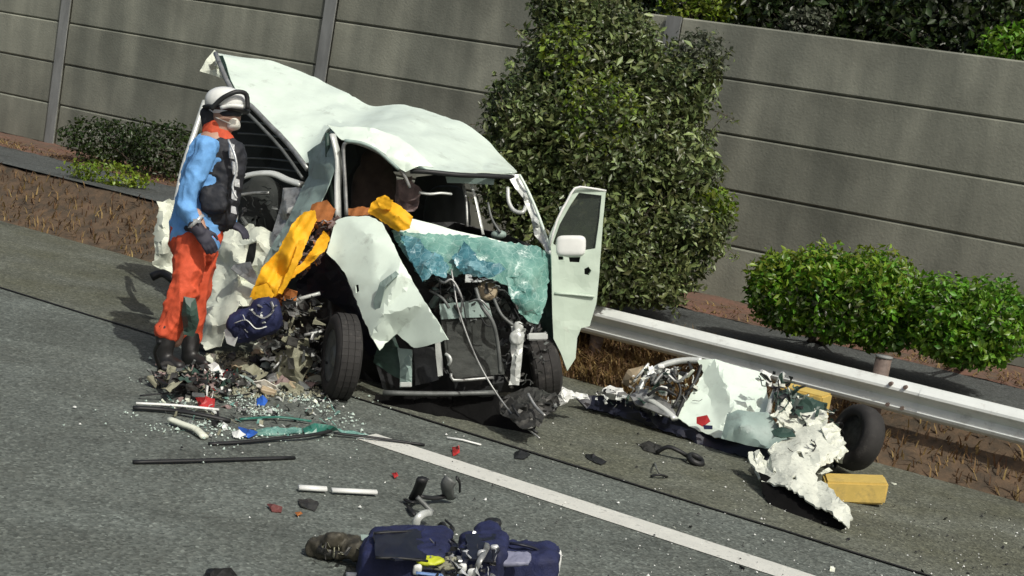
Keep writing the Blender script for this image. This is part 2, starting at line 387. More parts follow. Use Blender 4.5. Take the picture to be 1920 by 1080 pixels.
def asphalt(name, base, warm):
    m = bpy.data.materials.new(name); m.use_nodes = True; n = m.node_tree.nodes; l = m.node_tree.links; b = n['Principled BSDF']
    b.inputs['Roughness'].default_value = .82; b.inputs['Specular IOR Level'].default_value = .35
    tc = n.new('ShaderNodeTexCoord')
    v = n.new('ShaderNodeTexVoronoi'); v.inputs['Scale'].default_value = 75; l.new(tc.outputs['Object'], v.inputs[0])
    c = n.new('ShaderNodeValToRGB'); l.new(v.outputs['Color'], c.inputs[0])
    e = c.color_ramp.elements; e[0].position = .1; e[0].color = (*(x * .60 for x in base), 1); e[1].position = .8; e[1].color = (*(x * 1.25 for x in base), 1)
    k = e.new(.95); k.color = (*(x * 1.9 for x in base), 1)
    no = n.new('ShaderNodeTexNoise'); no.inputs['Scale'].default_value = 1.6; no.inputs['Detail'].default_value = 9; no.inputs['Roughness'].default_value = .6; l.new(tc.outputs['Object'], no.inputs[0])
    c2 = n.new('ShaderNodeValToRGB'); l.new(no.outputs['Fac'], c2.inputs[0]); c2.color_ramp.elements[0].position = .36; c2.color_ramp.elements[1].position = .66
    c2.color_ramp.elements[0].color = (*warm, 1); c2.color_ramp.elements[1].color = (1.08, 1.1, 1.1, 1)
    no2 = n.new('ShaderNodeTexNoise'); no2.inputs['Scale'].default_value = 22; no2.inputs['Detail'].default_value = 5; l.new(tc.outputs['Object'], no2.inputs[0])
    c3 = n.new('ShaderNodeValToRGB'); l.new(no2.outputs['Fac'], c3.inputs[0]); c3.color_ramp.elements[0].position = .3; c3.color_ramp.elements[1].position = .7
    c3.color_ramp.elements[0].color = (.76, .78, .78, 1); c3.color_ramp.elements[1].color = (1.15, 1.15, 1.15, 1)
    m1 = n.new('ShaderNodeMix'); m1.data_type = 'RGBA'; m1.blend_type = 'MULTIPLY'; m1.inputs[0].default_value = 1; l.new(c.outputs[0], m1.inputs[6]); l.new(c2.outputs[0], m1.inputs[7])
    m2 = n.new('ShaderNodeMix'); m2.data_type = 'RGBA'; m2.blend_type = 'MULTIPLY'; m2.inputs[0].default_value = 1; l.new(m1.outputs[2], m2.inputs[6]); l.new(c3.outputs[0], m2.inputs[7])
    st = n.new('ShaderNodeTexNoise'); st.inputs['Scale'].default_value = .9; st.inputs['Detail'].default_value = 6; st.inputs['Distortion'].default_value = .8; l.new(tc.outputs['Object'], st.inputs[0])
    sr = n.new('ShaderNodeMapRange'); sr.inputs[1].default_value = .60; sr.inputs[2].default_value = .72; sr.inputs[3].default_value = 1; sr.inputs[4].default_value = .55; l.new(st.outputs['Fac'], sr.inputs[0])
    tm = n.new('ShaderNodeMapping'); tm.inputs['Rotation'].default_value = (0, 0, -math.atan2(D.y, D.x)); tm.inputs['Scale'].default_value = (.08, 2.2, 1); l.new(tc.outputs['Object'], tm.inputs[0])
    tn = n.new('ShaderNodeTexNoise'); tn.inputs['Scale'].default_value = 1.5; tn.inputs['Detail'].default_value = 4; l.new(tm.outputs[0], tn.inputs[0])
    tr_ = n.new('ShaderNodeMapRange'); tr_.inputs[1].default_value = .35; tr_.inputs[2].default_value = .7; tr_.inputs[3].default_value = .84; tr_.inputs[4].default_value = 1.08; l.new(tn.outputs['Fac'], tr_.inputs[0])
    mm = n.new('ShaderNodeMath'); mm.operation = 'MULTIPLY'; l.new(sr.outputs[0], mm.inputs[0]); l.new(tr_.outputs[0], mm.inputs[1])
    hv = n.new('ShaderNodeHueSaturation'); l.new(mm.outputs[0], hv.inputs['Value']); l.new(m2.outputs[2], hv.inputs['Color'])
    l.new(hv.outputs[0], b.inputs['Base Color'])
    bp = n.new('ShaderNodeBump'); bp.inputs['Strength'].default_value = .55; bp.inputs['Distance'].default_value = .006; l.new(v.outputs['Distance'], bp.inputs['Height']); l.new(bp.outputs[0], b.inputs['Normal'])
    return m
M['road'] = asphalt('worn_asphalt', (.128, .142, .128), (.84, .84, .82))
M['shoulder'] = asphalt('shoulder_asphalt', (.128, .134, .110), (.80, .79, .68))
M['drain'] = asphalt('verge_asphalt', (.082, .088, .085), (.9, .9, .9))
M['soil'] = mat('brown_soil', (.13, .085, .05), rough=.95, col2=(.05, .04, .028), scale=7, bump=.8, bscale=30)
M['redsoil'] = mat('reddish_soil', (.17, .085, .06), rough=.95, col2=(.09, .07, .05), scale=5, bump=.8, bscale=30)
M['line'] = mat('worn_white_line_paint', (.62, .63, .58), rough=.6, var=.06, scale=12, bump=.3, bscale=120, dirt=((.17, .175, .16), .56, .72, 24))
M['seal'] = mat('dark_joint_sealant', (.018, .018, .018), rough=.6, var=.3)
M['wild'] = mat('rough_ground', (.02, .028, .012), rough=1, var=.3, scale=2)

gr = strip('ground', [(-250, -.06), (250, -.06)], M['wild'], -250, 250)
strip('road', [(-14, 0), (9.25, 0)], M['road'])
strip('road_shoulder', [(6.95, .004), (9.25, .004)], M['shoulder'])
strip('road_marking', [(6.17, .004), (6.37, .004)], M['line'], -60, G(668, 822).dot(D))
bm = bmesh.new()          # joint between road and shoulder, slightly wandering
P = []
for i in range(161):
    t = -30 + i * .4; p = W(t, 6.95 + .012 * noise.noise(Vector((t * 1.7, 0, 0))), .009); wdt = .011 + .006 * noise.noise(Vector((t * 3, 5, 0)))
    P.append((bm.verts.new(p - N * wdt), bm.verts.new(p + N * wdt)))
for a, b in zip(P, P[1:]): bm.faces.new((a[0], b[0], b[1], a[1]))
o = fin('road_joint', bm, M['seal'], origin=Vector((0, 0, 0))); o['kind'] = 'structure'
strip('bank', [(9.22, -.02), (9.35, .05), (9.55, .14), (9.80, .30), (9.95, .44)], M['soil'], -30, 50, amp=.03, tstep=.12)
strip('verge_path', [(9.93, .455), (11.25, .455)], M['drain'], -30, 50)
strip('verge_soil', [(11.2, .45), (11.4, .475), (11.7, .49), (12.1, .51)], M['redsoil'], -30, 50, amp=.025, tstep=.15)
strip('hillside', [(12.3, 2.3), (13.5, 2.4), (16, 2.7), (30, 6), (60, 7)], M['wild'], -60, 80, amp=.2, tstep=1.0)

# ------------------------------------------------------------------ concrete wall
WN = 12.06
def concrete():
    m = mat('weathered_concrete', (.255, .262, .222), rough=.9, col2=(.175, .180, .152), scale=1.1, bump=.35, bscale=45, sharp=(.34, .64))
    n = m.node_tree.nodes; l = m.node_tree.links; b = n['Principled BSDF']; src = b.inputs['Base Color'].links[0].from_socket
    oi = n.new('ShaderNodeObjectInfo'); tc = n.new('ShaderNodeTexCoord')
    ad = n.new('ShaderNodeVectorMath'); ad.operation = 'ADD'; l.new(tc.outputs['Object'], ad.inputs[0]); l.new(oi.outputs['Location'], ad.inputs[1])
    mp = n.new('ShaderNodeMapping'); mp.inputs['Scale'].default_value = (1.7, 1.7, .30); l.new(ad.outputs[0], mp.inputs[0])
    no = n.new('ShaderNodeTexNoise'); no.inputs['Scale'].default_value = 1.6; no.inputs['Detail'].default_value = 7; l.new(mp.outputs[0], no.inputs[0])
    cr = n.new('ShaderNodeValToRGB'); l.new(no.outputs['Fac'], cr.inputs[0]); cr.color_ramp.elements[0].position = .38; cr.color_ramp.elements[1].position = .66
    cr.color_ramp.elements[0].color = (.70, .72, .70, 1); cr.color_ramp.elements[1].color = (1.2, 1.2, 1.15, 1)
    mx = n.new('ShaderNodeMix'); mx.data_type = 'RGBA'; mx.blend_type = 'MULTIPLY'; mx.inputs[0].default_value = 1; l.new(src, mx.inputs[6]); l.new(cr.outputs[0], mx.inputs[7])
    mr = n.new('ShaderNodeMapRange'); mr.inputs[3].default_value = .78; mr.inputs[4].default_value = 1.14; l.new(oi.outputs['Random'], mr.inputs[0])
    hs = n.new('ShaderNodeHueSaturation'); l.new(mr.outputs[0], hs.inputs['Value']); l.new(mx.outputs[2], hs.inputs['Color']); l.new(hs.outputs[0], b.inputs['Base Color'])
    return m
M['concrete'] = concrete()
M['post'] = mat('galvanised_post', (.22, .23, .225), rough=.7, metal=.1, var=.25, scale=5, stretch=(1, 1, .3))
wall = root('noise_barrier_wall', W(0, WN, .45), 'long grey weathered concrete panel wall behind the bushes, stacked panels between steel posts', 'wall')
proto = None; PT = 5.45
for c in range(-6, 9):
    for r in range(5):
        t = PT + 4 * c + 2; z = .503 + .5 * r + .25
        if proto is None:
            bm = bmesh.new(); add_box(bm, Vector((0, 0, 0)), D, N, Vector((0, 0, 1)), 3.86, .12, .490)
            bmesh.ops.recalc_face_normals(bm, faces=bm.faces[:]); bmesh.ops.bevel(bm, geom=bm.edges[:], offset=.014, segments=1, affect='EDGES')
            me = bpy.data.meshes.new('panel'); bm.to_mesh(me); bm.free(); me.materials.append(M['concrete']); proto = me
        o = bpy.data.objects.new('panel', proto); link(o, wall); o.location = W(t + random.uniform(-.01, .01), WN + .06 + random.uniform(-.006, .006), z) - wall.location
for c in range(-6, 10):
    bm = bmesh.new(); p = W(PT + 4 * c, WN + .06, 1.73); Z = Vector((0, 0, 1))
    add_box(bm, p - N * .085, D, N, Z, .15, .014, 2.54); add_box(bm, p + N * .085, D, N, Z, .15, .014, 2.54); add_box(bm, p, D, N, Z, .012, .156, 2.54)
    fin('post', bm, M['post'], wall)
bm = bmesh.new(); add_box(bm, W(2, WN + .06, 1.7), D, N, Vector((0, 0, 1)), 90, .05, 2.5)
fin('backing_sheet', bm, M['concrete'], wall)
bm = bmesh.new(); add_box(bm, W(2, WN + .06, .44), D, N, Vector((0, 0, 1)), 90, .2, .12)
fin('footing', bm, M['concrete'], wall)

# ------------------------------------------------------------------ vegetation
def leaves(name, pts, nrm, size, m, parent=None, asp=.55, seed=0, jitter=.9):
    rg = np.random.RandomState(seed); n = len(pts); pts = np.asarray(pts, float)
    a = rg.normal(size=(n, 3)); a /= np.linalg.norm(a, axis=1)[:, None]
    nn = np.asarray(nrm) + rg.normal(size=(n, 3)) * jitter; nn /= np.linalg.norm(nn, axis=1)[:, None]
    a = a - nn * (a * nn).sum(1)[:, None]; a /= np.linalg.norm(a, axis=1)[:, None] + 1e-9
    b = np.cross(nn, a); s = (size * rg.uniform(.6, 1.35, n))[:, None]
    v = np.stack([pts - a * s * .5, pts + b * s * asp * .5 + nn * s * .1, pts + a * s * .5 - nn * s * .06, pts - b * s * asp * .5 + nn * s * .1], 1).reshape(-1, 3)
    i = np.arange(n)[:, None] * 4
    f = np.concatenate([i + [0, 1, 2], i + [0, 2, 3]], 1).reshape(-1, 3)
    off = np.array(worldloc(parent) if parent else Vector(pts.mean(0)))
    me = bpy.data.meshes.new(name); me.vertices.add(len(v)); me.vertices.foreach_set('co', (v - off).astype(np.float32).ravel())
    me.loops.add(f.size); me.polygons.add(len(f)); me.loops.foreach_set('vertex_index', f.astype(np.int32).ravel())
    me.polygons.foreach_set('loop_start', (np.arange(len(f)) * 3).astype(np.int32)); me.update(calc_edges=True); me.validate()
    me.materials.append(m); o = bpy.data.objects.new(name, me); link(o, parent)
    if parent is None: o.location = off
    return o
def lobe_points(lobes, per, seed, rim=.72):
    rg = np.random.RandomState(seed); P = []; Nn = []
    for c, r, wgt in lobes:
        n = int(per * wgt); u = rg.normal(size=(n, 3)); u /= np.linalg.norm(u, axis=1)[:, None]
        rad = 1 - (1 - rim) * rg.random(n) ** .8 * 1.6
        # uneven outline: clumps
        cl = np.array([noise.noise(Vector(x) * 3.2 + Vector((seed, c.x, c.z))) for x in u])
        cl2 = np.array([noise.noise(Vector(x) * 8 + Vector((seed, c.y, 0))) for x in u])
        keep = cl2 > -.28 + .1 * rg.normal(size=n)
        rad = rad * (1 + .22 * cl + .10 * cl2) + .03 * rg.normal(size=n)
        p = np.array(c) + u * np.array(r) * rad[:, None]
        P.append(p[keep]); Nn.append((u * .7 + np.array([0, -.1, .45]))[keep])
    return np.concatenate(P), np.concatenate(Nn)
def bush(name, base, lobes, per, size, m, label, cat, group=None, stem=True, seed=1, twig=None, asp=.55):
    r = root(name, base, label, cat, group)
    P, Nn = lobe_points(lobes, per, seed)
    leaves('crown', P, Nn, size, m, r, seed=seed, asp=asp)
    if stem:
        bm = bmesh.new(); rr = random.Random(seed)
        for c, rad, _ in lobes:
            mid = (Vector(base) + c) / 2 + Vector((rr.uniform(-.08, .08), rr.uniform(-.05, .05), 0))
            add_tube(bm, [Vector(base) + Vector((rr.uniform(-.07, .07), rr.uniform(-.05, .05), -.03)), mid, c], .022, 6, 4, r2=.006)
            for q in range(7):
                e = c + Vector((rr.uniform(-1, 1) * rad[0], rr.uniform(-1, 1) * rad[1], rr.uniform(-.6, 1) * rad[2])) * .85
                s0 = mid.lerp(c, rr.random()); add_tube(bm, [s0, (s0 + e) / 2 + Vector((0, 0, .03)), e], .007, 5, 2, r2=.002)
        fin('trunk', bm, M['bark'], r, True)
    return r
M['bark'] = mat('grey_brown_bark', (.09, .07, .05), rough=.9, var=.3, bump=.5)
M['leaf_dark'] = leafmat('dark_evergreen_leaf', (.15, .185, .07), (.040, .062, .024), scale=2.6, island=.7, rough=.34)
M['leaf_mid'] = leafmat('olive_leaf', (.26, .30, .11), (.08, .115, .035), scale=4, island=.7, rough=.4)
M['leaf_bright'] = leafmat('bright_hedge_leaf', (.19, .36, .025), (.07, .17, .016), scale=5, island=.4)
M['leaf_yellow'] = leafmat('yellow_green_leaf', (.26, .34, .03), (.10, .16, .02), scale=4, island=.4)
M['leaf_far'] = leafmat('dark_hill_leaf', (.055, .085, .018), (.014, .026, .008), scale=1.2, island=.6)
M['leaf_dry'] = leafmat('dry_grass_blade', (.34, .22, .09), (.12, .07, .035), scale=5, island=.5, rough=.8)
M['leaf_grey'] = leafmat('dusty_grey_leaf', (.12, .14, .09), (.05, .06, .04), scale=3, island=.4)

def L(x, y, d, rx, ry, rz, wgt): return (Q(x, y, d), (rx / FOC * d, ry, rz / FOC * d), wgt)
base = G(1150, 556, .47)
lob = [L(1130, 300, 11.0, 185, .62, 165, 1.5), L(985, 215, 11.1, 80, .5, 95, .5), L(1070, 120, 11.2, 100, .5, 110, .6), L(1150, 85, 11.3, 95, .4, 85, .6), L(1255, 170, 11.2, 90, .5, 85, .5),
       L(1275, 320, 11.0, 78, .5, 90, .5), L(1290, 420, 10.9, 85, .5, 70, .45), L(1130, 450, 10.8, 140, .55, 100, .9), L(1220, 495, 10.9, 105, .5, 65, .45),
       L(965, 320, 11.0, 75, .45, 120, .5), L(1060, 15, 11.3, 70, .35, 60, .3), L(1318, 140, 11.25, 36, .35, 42, .12),
       L(1110, 515, 10.8, 110, .5, 60, .6), L(1200, 530, 10.85, 90, .45, 45, .4), L(1040, 420, 10.9, 90, .5, 110, .5)]
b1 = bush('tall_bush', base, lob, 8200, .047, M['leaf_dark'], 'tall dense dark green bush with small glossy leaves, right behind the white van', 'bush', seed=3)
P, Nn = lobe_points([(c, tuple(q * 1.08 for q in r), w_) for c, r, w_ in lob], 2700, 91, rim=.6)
leaves('outer_leaves', P, Nn, .078, M['leaf_mid'], b1, seed=33, asp=.42)  # lighter olive leaves, also painting in the glossy highlight flecks
rg_ = random.Random(17); bm = bmesh.new(); tips = []
for i in range(80):
    c, r, _ = lob[rg_.randrange(len(lob))]; u = Vector((rg_.gauss(0, 1), rg_.gauss(-.3, .7), rg_.gauss(.25, 1))).normalized()
    a = Vector((c.x + u.x * r[0] * .7, c.y + u.y * r[1] * .7, c.z + u.z * r[2] * .7)); ln = rg_.uniform(.16, .38)
    e = a + u * ln * 1.0 + Vector((0, 0, .05)); add_tube(bm, [a, (a + e) / 2 + Vector((rg_.uniform(-.03, .03), 0, .02)), e], .005, 5, 2, r2=.0015)
    for k in range(14): tips.append(a.lerp(e, rg_.uniform(.35, 1)) + Vector((rg_.gauss(0, .025), rg_.gauss(0, .025), rg_.gauss(0, .025))))
tag(fin('twigs', bm, M['bark'], b1, True), kind='stuff')
leaves('spray_leaves', [tuple(t) for t in tips], np.tile([0, -.3, .8], (len(tips), 1)), .05, M['leaf_mid'], b1, seed=34, asp=.45)
P, Nn = lobe_points([L(1335, 385, 10.8, 50, .22, 40, 1), L(1310, 430, 10.8, 30, .2, 30, .5)], 700, 11)
leaves('young_shoots', P, Nn, .055, M['leaf_yellow'], b1, seed=4)
P, Nn = lobe_points([L(1280, 450, 10.75, 80, .4, 75, 1)], 900, 15, rim=.85)
leaves('lower_sprays', P, Nn, .05, M['leaf_mid'], b1, seed=9, asp=.45)
P, Nn = lobe_points([L(1310, 110, 11.15, 60, .25, 60, 1)], 1100, 12)
leaves('dusty_sprays', P, Nn, .05, M['leaf_grey'], b1, seed=5)
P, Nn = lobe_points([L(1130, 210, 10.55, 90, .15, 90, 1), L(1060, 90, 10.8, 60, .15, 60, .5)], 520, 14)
leaves('yellow_green_sprays', P, Nn, .05, M['leaf_yellow'], b1, seed=8)  # yellow-green sprays on the front of the tall bush
hd = bush('low_hedge_bush', G(1530, 640, .46), [L(1470, 545, 10.5, 72, .34, 72, 1), L(1550, 540, 10.35, 90, .38, 80, 1.2), L(1640, 555, 10.2, 90, .38, 88, 1.1), L(1490, 590, 10.45, 60, .3, 38, .5), L(1570, 605, 10.3, 75, .3, 40, .6), L(1650, 618, 10.2, 70, .3, 42, .5), L(1440, 520, 10.5, 30, .2, 30, .2)], 4600, .052, M['leaf_bright'],
     'low rounded bright green bush at the foot of the wall on the right', 'bush', seed=21)
P, Nn = lobe_points([L(1470, 525, 10.45, 74, .34, 60, 1), L(1550, 515, 10.3, 92, .38, 66, 1), L(1640, 530, 10.15, 92, .38, 74, 1)], 520, 57, rim=.85)
leaves('yellow_green_leaves', P, Nn, .06, M['leaf_yellow'], hd, seed=58, asp=.4)  # yellow-green leaves over the upper hedge
P, Nn = lobe_points([L(1490, 570, 10.4, 86, .34, 60, 1), L(1600, 575, 10.2, 100, .38, 66, 1)], 700, 59, rim=.8)
leaves('dark_leaves', P, Nn, .045, M['leaf_dark'], hd, seed=60, asp=.5)
bush('low_hedge_bush', G(1800, 690, .46), [L(1770, 590, 9.9, 80, .36, 80, 1), L(1860, 600, 9.8, 90, .36, 85, 1), L(1800, 645, 9.85, 100, .3, 45, .8)], 3600, .052, M['leaf_bright'],
     'bright green bush further right along the wall, past the rounded one', 'bush', seed=22)
# plants growing up behind the wall top
hb = [(5.2, 13.3, 3.2, .9, M['leaf_far'], 'dark shrub behind the wall top at the left of the tall bush'), (4.0, 13.3, 3.3, .9, M['leaf_far'], 'dark shrub hanging over the wall top straight above the tall bush'),
      (2.15, 12.75, 3.15, .42, M['leaf_yellow'], 'yellow green shrub top showing over the wall above the tall bush'),
      (2.6, 13.5, 3.3, 1.1, M['leaf_far'], 'dark shrub behind the wall top, left of the pale twiggy plant'), (1.2, 13.4, 3.3, 1.1, M['leaf_far'], 'broad dark shrub directly behind the pale twiggy plant'),
      (-.2, 13.4, 3.3, 1.1, M['leaf_far'], 'dark shrub behind the wall top, right of the pale twiggy plant'),
      (-1.5, 13.3, 3.25, 1.0, M['leaf_far'], 'dark shrub over the wall top beyond the small light green one'), (-3.0, 13.2, 3.3, 1.1, M['leaf_far'], 'dark shrub over the wall top at the far right'),
      (-.9, 12.7, 3.12, .36, M['leaf_bright'], 'small light green shrub peeping over the wall at the upper right'), (1.0, 12.65, 3.12, .22, M['leaf_grey'], 'small pale grey twiggy plant on top of the wall')]
for i in range(5): hb.append((5.5 - i * 2.2, 14.6, 3.15, 1.15, M['leaf_far'], ['dense dark shrub mass on the slope at the top, ' + q for q in ('far left of the group', 'left of centre of the group', 'in the middle of the group', 'right of centre of the group', 'far right of the group')][i]))
for i, (t, n_, z, r_, m_, lb) in enumerate(hb):
    t += 3.4
    c = W(t, n_, z); lb_ = [(c, (r_, r_ * .7, r_ * .75), 1), (c + Vector((r_ * .5, 0, r_ * .3)), (r_ * .7, r_ * .6, r_ * .6), .5)]
    bush('hill_shrub', W(t, n_, 2.55), lb_, 5200 if r_ > .5 else 1000, .085 if r_ > .5 else .06, m_, lb, 'shrub', 'shrubs behind the wall', seed=40 + i)
# vegetation at the foot of the wall on the left
bush('wall_foot_bush', W(11.0, 11.5, .47), [(W(11.0, 11.5, .8), (.6, .3, .35), 1), (W(11.9, 11.5, .75), (.6, .3, .3), 1)], 2200, .055, M['leaf_far'], 'dark low bush at the foot of the wall behind the rescuer', 'bush', seed=61)
bush('wall_foot_bush', W(16.0, 11.5, .47), [(W(16, 11.5, .7), (.7, .3, .3), 1)], 1800, .055, M['leaf_dark'], 'low dusty bush at the wall foot at the far left', 'bush', seed=62)
bush('yellowed_tuft', W(10.6, 10.3, .46), [(W(10.6, 10.3, .55), (.5, .2, .14), 1)], 900, .05, M['leaf_yellow'], 'yellow green weeds at the verge edge left of the van', 'weeds', seed=63, stem=False)
def blades(name, n, fn, h, m, seed, lean=.5, wd=.006, parent=None):
    rg = random.Random(seed); bm = bmesh.new()
    for i in range(n):
        p = fn(rg); a = rg.uniform(0, 6.28); hh = h * rg.uniform(.4, 1.2); dx = Vector((math.cos(a), math.sin(a), 0)); s = Vector((-dx.y, dx.x, 0)) * wd * rg.uniform(.6, 1.5)
        l1 = dx * hh * lean * rg.uniform(.1, .6); l2 = dx * hh * lean * rg.uniform(.6, 1.6)
        v = [bm.verts.new(p - s), bm.verts.new(p + s), bm.verts.new(p + l1 + s * .7 + Vector((0, 0, hh * .6))), bm.verts.new(p + l1 - s * .7 + Vector((0, 0, hh * .6))), bm.verts.new(p + l2 + Vector((0, 0, hh * rg.uniform(.75, 1))))]
        bm.faces.new(v[:4]); bm.faces.new((v[3], v[2], v[4]))
    return tag(fin(name, bm, m, parent), kind='stuff')
def bankz(n_): 
    rows = [(9.22, -.02), (9.35, .05), (9.55, .14), (9.80, .30), (9.95, .44)]
    for (a, za), (b, zb) in zip(rows, rows[1:]):
        if n_ <= b: return za + (zb - za) * (n_ - a) / (b - a)
    return .45
def f1(rg):
    n_ = rg.uniform(9.24, 9.9); return W(rg.gauss(4.2, .8), n_, bankz(n_))
tag(blades('dry_grass', 5200, f1, .13, M['leaf_dry'], 5, lean=.9), 'dry brown grass and dead leaves on the bank beside the open door', 'grass')
def f2(rg):
    n_ = rg.uniform(9.24, 9.93); return W(rg.uniform(-4, 18), n_, bankz(n_))
tag(blades('bank_grass', 5000, f2, .09, M['leaf_dry'], 6, lean=.8), 'sparse dead grass along the bank under the guardrail', 'grass')
def f3(rg):
    n_ = rg.uniform(11.15, 12.0); return W(rg.uniform(-8, 14), n_, .47)
tag(blades('verge_litter', 6000, f3, .045, M['leaf_dry'], 7, lean=2.0), 'dead leaf litter on the soil along the wall foot', 'litter')

# ------------------------------------------------------------------ guardrail
M['rail'] = mat('galvanised_white_rail', (.74, .78, .75), rough=.45, metal=.1, var=.08, scale=4, dirt=((.26, .24, .2), .55, .85, 5))
M['railpost'] = mat('rusty_rail_post', (.16, .12, .1), rough=.7, var=.4, scale=10)
gl = root('guardrail', W(0, 9.6, .1), 'pale metal corrugated guardrail beam running along the bank to the right of the wrecked van', 'guardrail')
prof = [(.0, .55), (-.012, .548), (-.055, .526), (-.080, .502), (-.082, .484), (-.068, .466), (-.02, .440), (0, .42), (-.012, .398), (-.036, .380), (-.044, .366), (-.036, .345), (-.01, .328), (0, .322)]
k0 = 0
for a in range(-10, 11, 4):
    bm = bmesh.new(); R = []
    t0, t1 = a + .0, a + 4.0
    if t0 > 6.5: break
    t1 = min(t1, 6.9)
    for t in (t0 - .02, t1 + .0):
        R.append([(bm.verts.new(W(t, 9.5 + q + (.006 if t < t0 else 0), z)), bm.verts.new(W(t, 9.503 + q + .004 + (.006 if t < t0 else 0), z))) for q, z in prof])
    for j in range(len(prof) - 1):
        bm.faces.new((R[0][j][0], R[0][j + 1][0], R[1][j + 1][0], R[1][j][0])); bm.faces.new((R[0][j][1], R[1][j][1], R[1][j + 1][1], R[0][j + 1][1]))
    for j in (0, len(prof) - 1): bm.faces.new((R[0][j][0], R[1][j][0], R[1][j][1], R[0][j][1]))
    bmesh.ops.recalc_face_normals(bm, faces=bm.faces[:]); rb = fin('rail_beam', bm, M['rail'], gl, False)
    for bz in (.52, .37):
        for bt in (t0 + .1, t0 + .2):
            bm = bmesh.new(); add_tube(bm, [W(bt, 9.45 if bz > .5 else 9.5, bz), W(bt, 9.41 if bz > .5 else 9.445, bz)], .014, 8, 1); fin('bolt', bm, M['railpost'], rb)
for a in (-7.5, -5.5, -3.5, -1.5, .5, 2.32, 4.5, 6.5):
    bm = bmesh.new(); add_tube(bm, [W(a, 9.585, -.1), W(a, 9.585, .66)], .055, 14, 1); p = fin('rail_post', bm, M['railpost'], gl, True)
    bm = bmesh.new(); add_tube(bm, [W(a, 9.585, .661), W(a, 9.585, .675)], .06, 14, 1); fin('post_cap', bm, M['post'], p, True)

# ------------------------------------------------------------------ wrecked van
van = root('wrecked_van', Vector(G(800, 740)) * 1.0, 'crushed white van with torn roof, shattered teal windscreen and one front door open', 'van')
van.location = W(*[(G(800, 770).dot(D)), (G(800, 770).dot(N)), 0])
P_ = M['paint']
def roofgrid(name, far, mid, near, m, parent, nu=10, nv=9, amp=.008, thick=.01, freq=3.5, crease=None):
    cols = [[Q(*a), Q(*b), Q(*c)] for a, b, c in zip(far, mid, near)]
    rows = [smoothpath([c[k] for c in cols], nu) for k in range(3)]
    bm = bmesh.new(); V = []
    for i in range(len(rows[0])):
        a, b, c = rows[0][i], rows[1][i], rows[2][i]; col = []
        for j in range(2 * nv + 1):
            t = j / (2 * nv)
            l0 = 2 * (t - .5) * (t - 1); l1 = -4 * t * (t - 1); l2 = 2 * t * (t - .5)
            p = a * l0 + b * l1 + c * l2
            q = p * freq
            p = p - Vector((0, 0, 1)) * max(0, .11 - abs(noise.noise(q * .62 + Vector((2, 7, 3))))) * .07
            p = p + noise.noise_vector(q) * amp + Vector((0, 0, 1)) * (abs(noise.noise(q * .8 + Vector((9, 2, 1)))) - .2) * amp * 2.2
            if crease: p = crease(p, i / (len(rows[0]) - 1), t)
            col.append(bm.verts.new(p))
        V.append(col)
    for i in range(len(V) - 1):
        for j in range(2 * nv): bm.faces.new((V[i][j], V[i][j + 1], V[i + 1][j + 1], V[i + 1][j]))
    thicken(bm, thick); crisp(bm, .22)
    return fin(name, bm, m, parent, True)
far = [(402, 98, 10.7), (455, 108, 10.75), (520, 118, 10.75), (585, 142, 10.7), (640, 170, 10.6), (692, 197, 10.4), (742, 196, 10.35), (800, 206, 10.3), (860, 229, 10.15), (912, 264, 9.95), (948, 298, 9.7), (969, 324, 9.45)]
mid = [(418, 128, 10.4), (462, 150, 10.35), (512, 168, 10.3), (562, 195, 10.15), (606, 222, 9.95), (655, 236, 9.75), (712, 232, 9.6), (775, 245, 9.55), (835, 272, 9.5), (885, 298, 9.42), (925, 314, 9.35), (964, 326, 9.3)]
near = [(440, 172, 10.1), (470, 195, 10.0), (503, 228, 9.85), (540, 264, 9.65), (578, 304, 9.4), (618, 240, 9.0), (672, 262, 8.92), (738, 285, 8.9), (796, 316, 8.9), (860, 323, 8.98), (912, 324, 9.12), (960, 327, 9.26)]
roof = roofgrid('roof', far, mid, near, P_, van, amp=.012)
# torn, folded corner at the rear end of the roof
shard('roof_corner', [(401, 94, 10.55), (412, 104, 10.5), (424, 150, 10.35), (405, 143, 10.4), (374, 134, 10.45), (386, 112, 10.5)], M['paint_dirty'], van, inner=[(403, 125, 10.3)], holes=[[(392, 124, 10.45), (403, 112, 10.5), (405, 130, 10.4), (396, 133, 10.42)]], step=7, amp=.006, freq=9)
shard('roof_lining', [(404, 104, 10.45), (416, 104, 10.4), (432, 150, 10.2), (446, 178, 10.02), (436, 176, 10.1), (420, 150, 10.3)], M['darkgreen'], van, step=8, amp=.006)
# rear opening: drip rails, ceiling ribs, far side wall
tube('roof_edge_rail', [(404, 100, 10.4), (436, 172, 10.06), (470, 198, 9.95), (505, 234, 9.8), (542, 272, 9.6), (577, 318, 9.38)], .018, M['steel'], van, k=3)
tube('roof_edge_rail', [(452, 200, 9.98), (490, 238, 9.8), (530, 282, 9.62), (568, 335, 9.4)], .012, M['grey'], van, k=3)
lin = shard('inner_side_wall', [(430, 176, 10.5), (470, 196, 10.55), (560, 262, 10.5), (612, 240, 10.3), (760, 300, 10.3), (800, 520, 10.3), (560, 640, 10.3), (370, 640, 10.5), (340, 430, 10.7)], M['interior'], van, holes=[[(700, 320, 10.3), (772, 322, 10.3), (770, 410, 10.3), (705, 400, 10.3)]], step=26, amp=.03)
for i, (a, b) in enumerate([((448, 228), (530, 240)), ((446, 250), (548, 262)), ((446, 272), (560, 284)), ((446, 296), (566, 306)), ((446, 314), (560, 322))]):
    tube('ceiling_rib', [(a[0], a[1], 10.2), ((a[0] + b[0]) / 2, (a[1] + b[1]) / 2 - 3, 10.15), (b[0], b[1], 9.9)], .013, M['grey'], van, k=2, flat=.5)
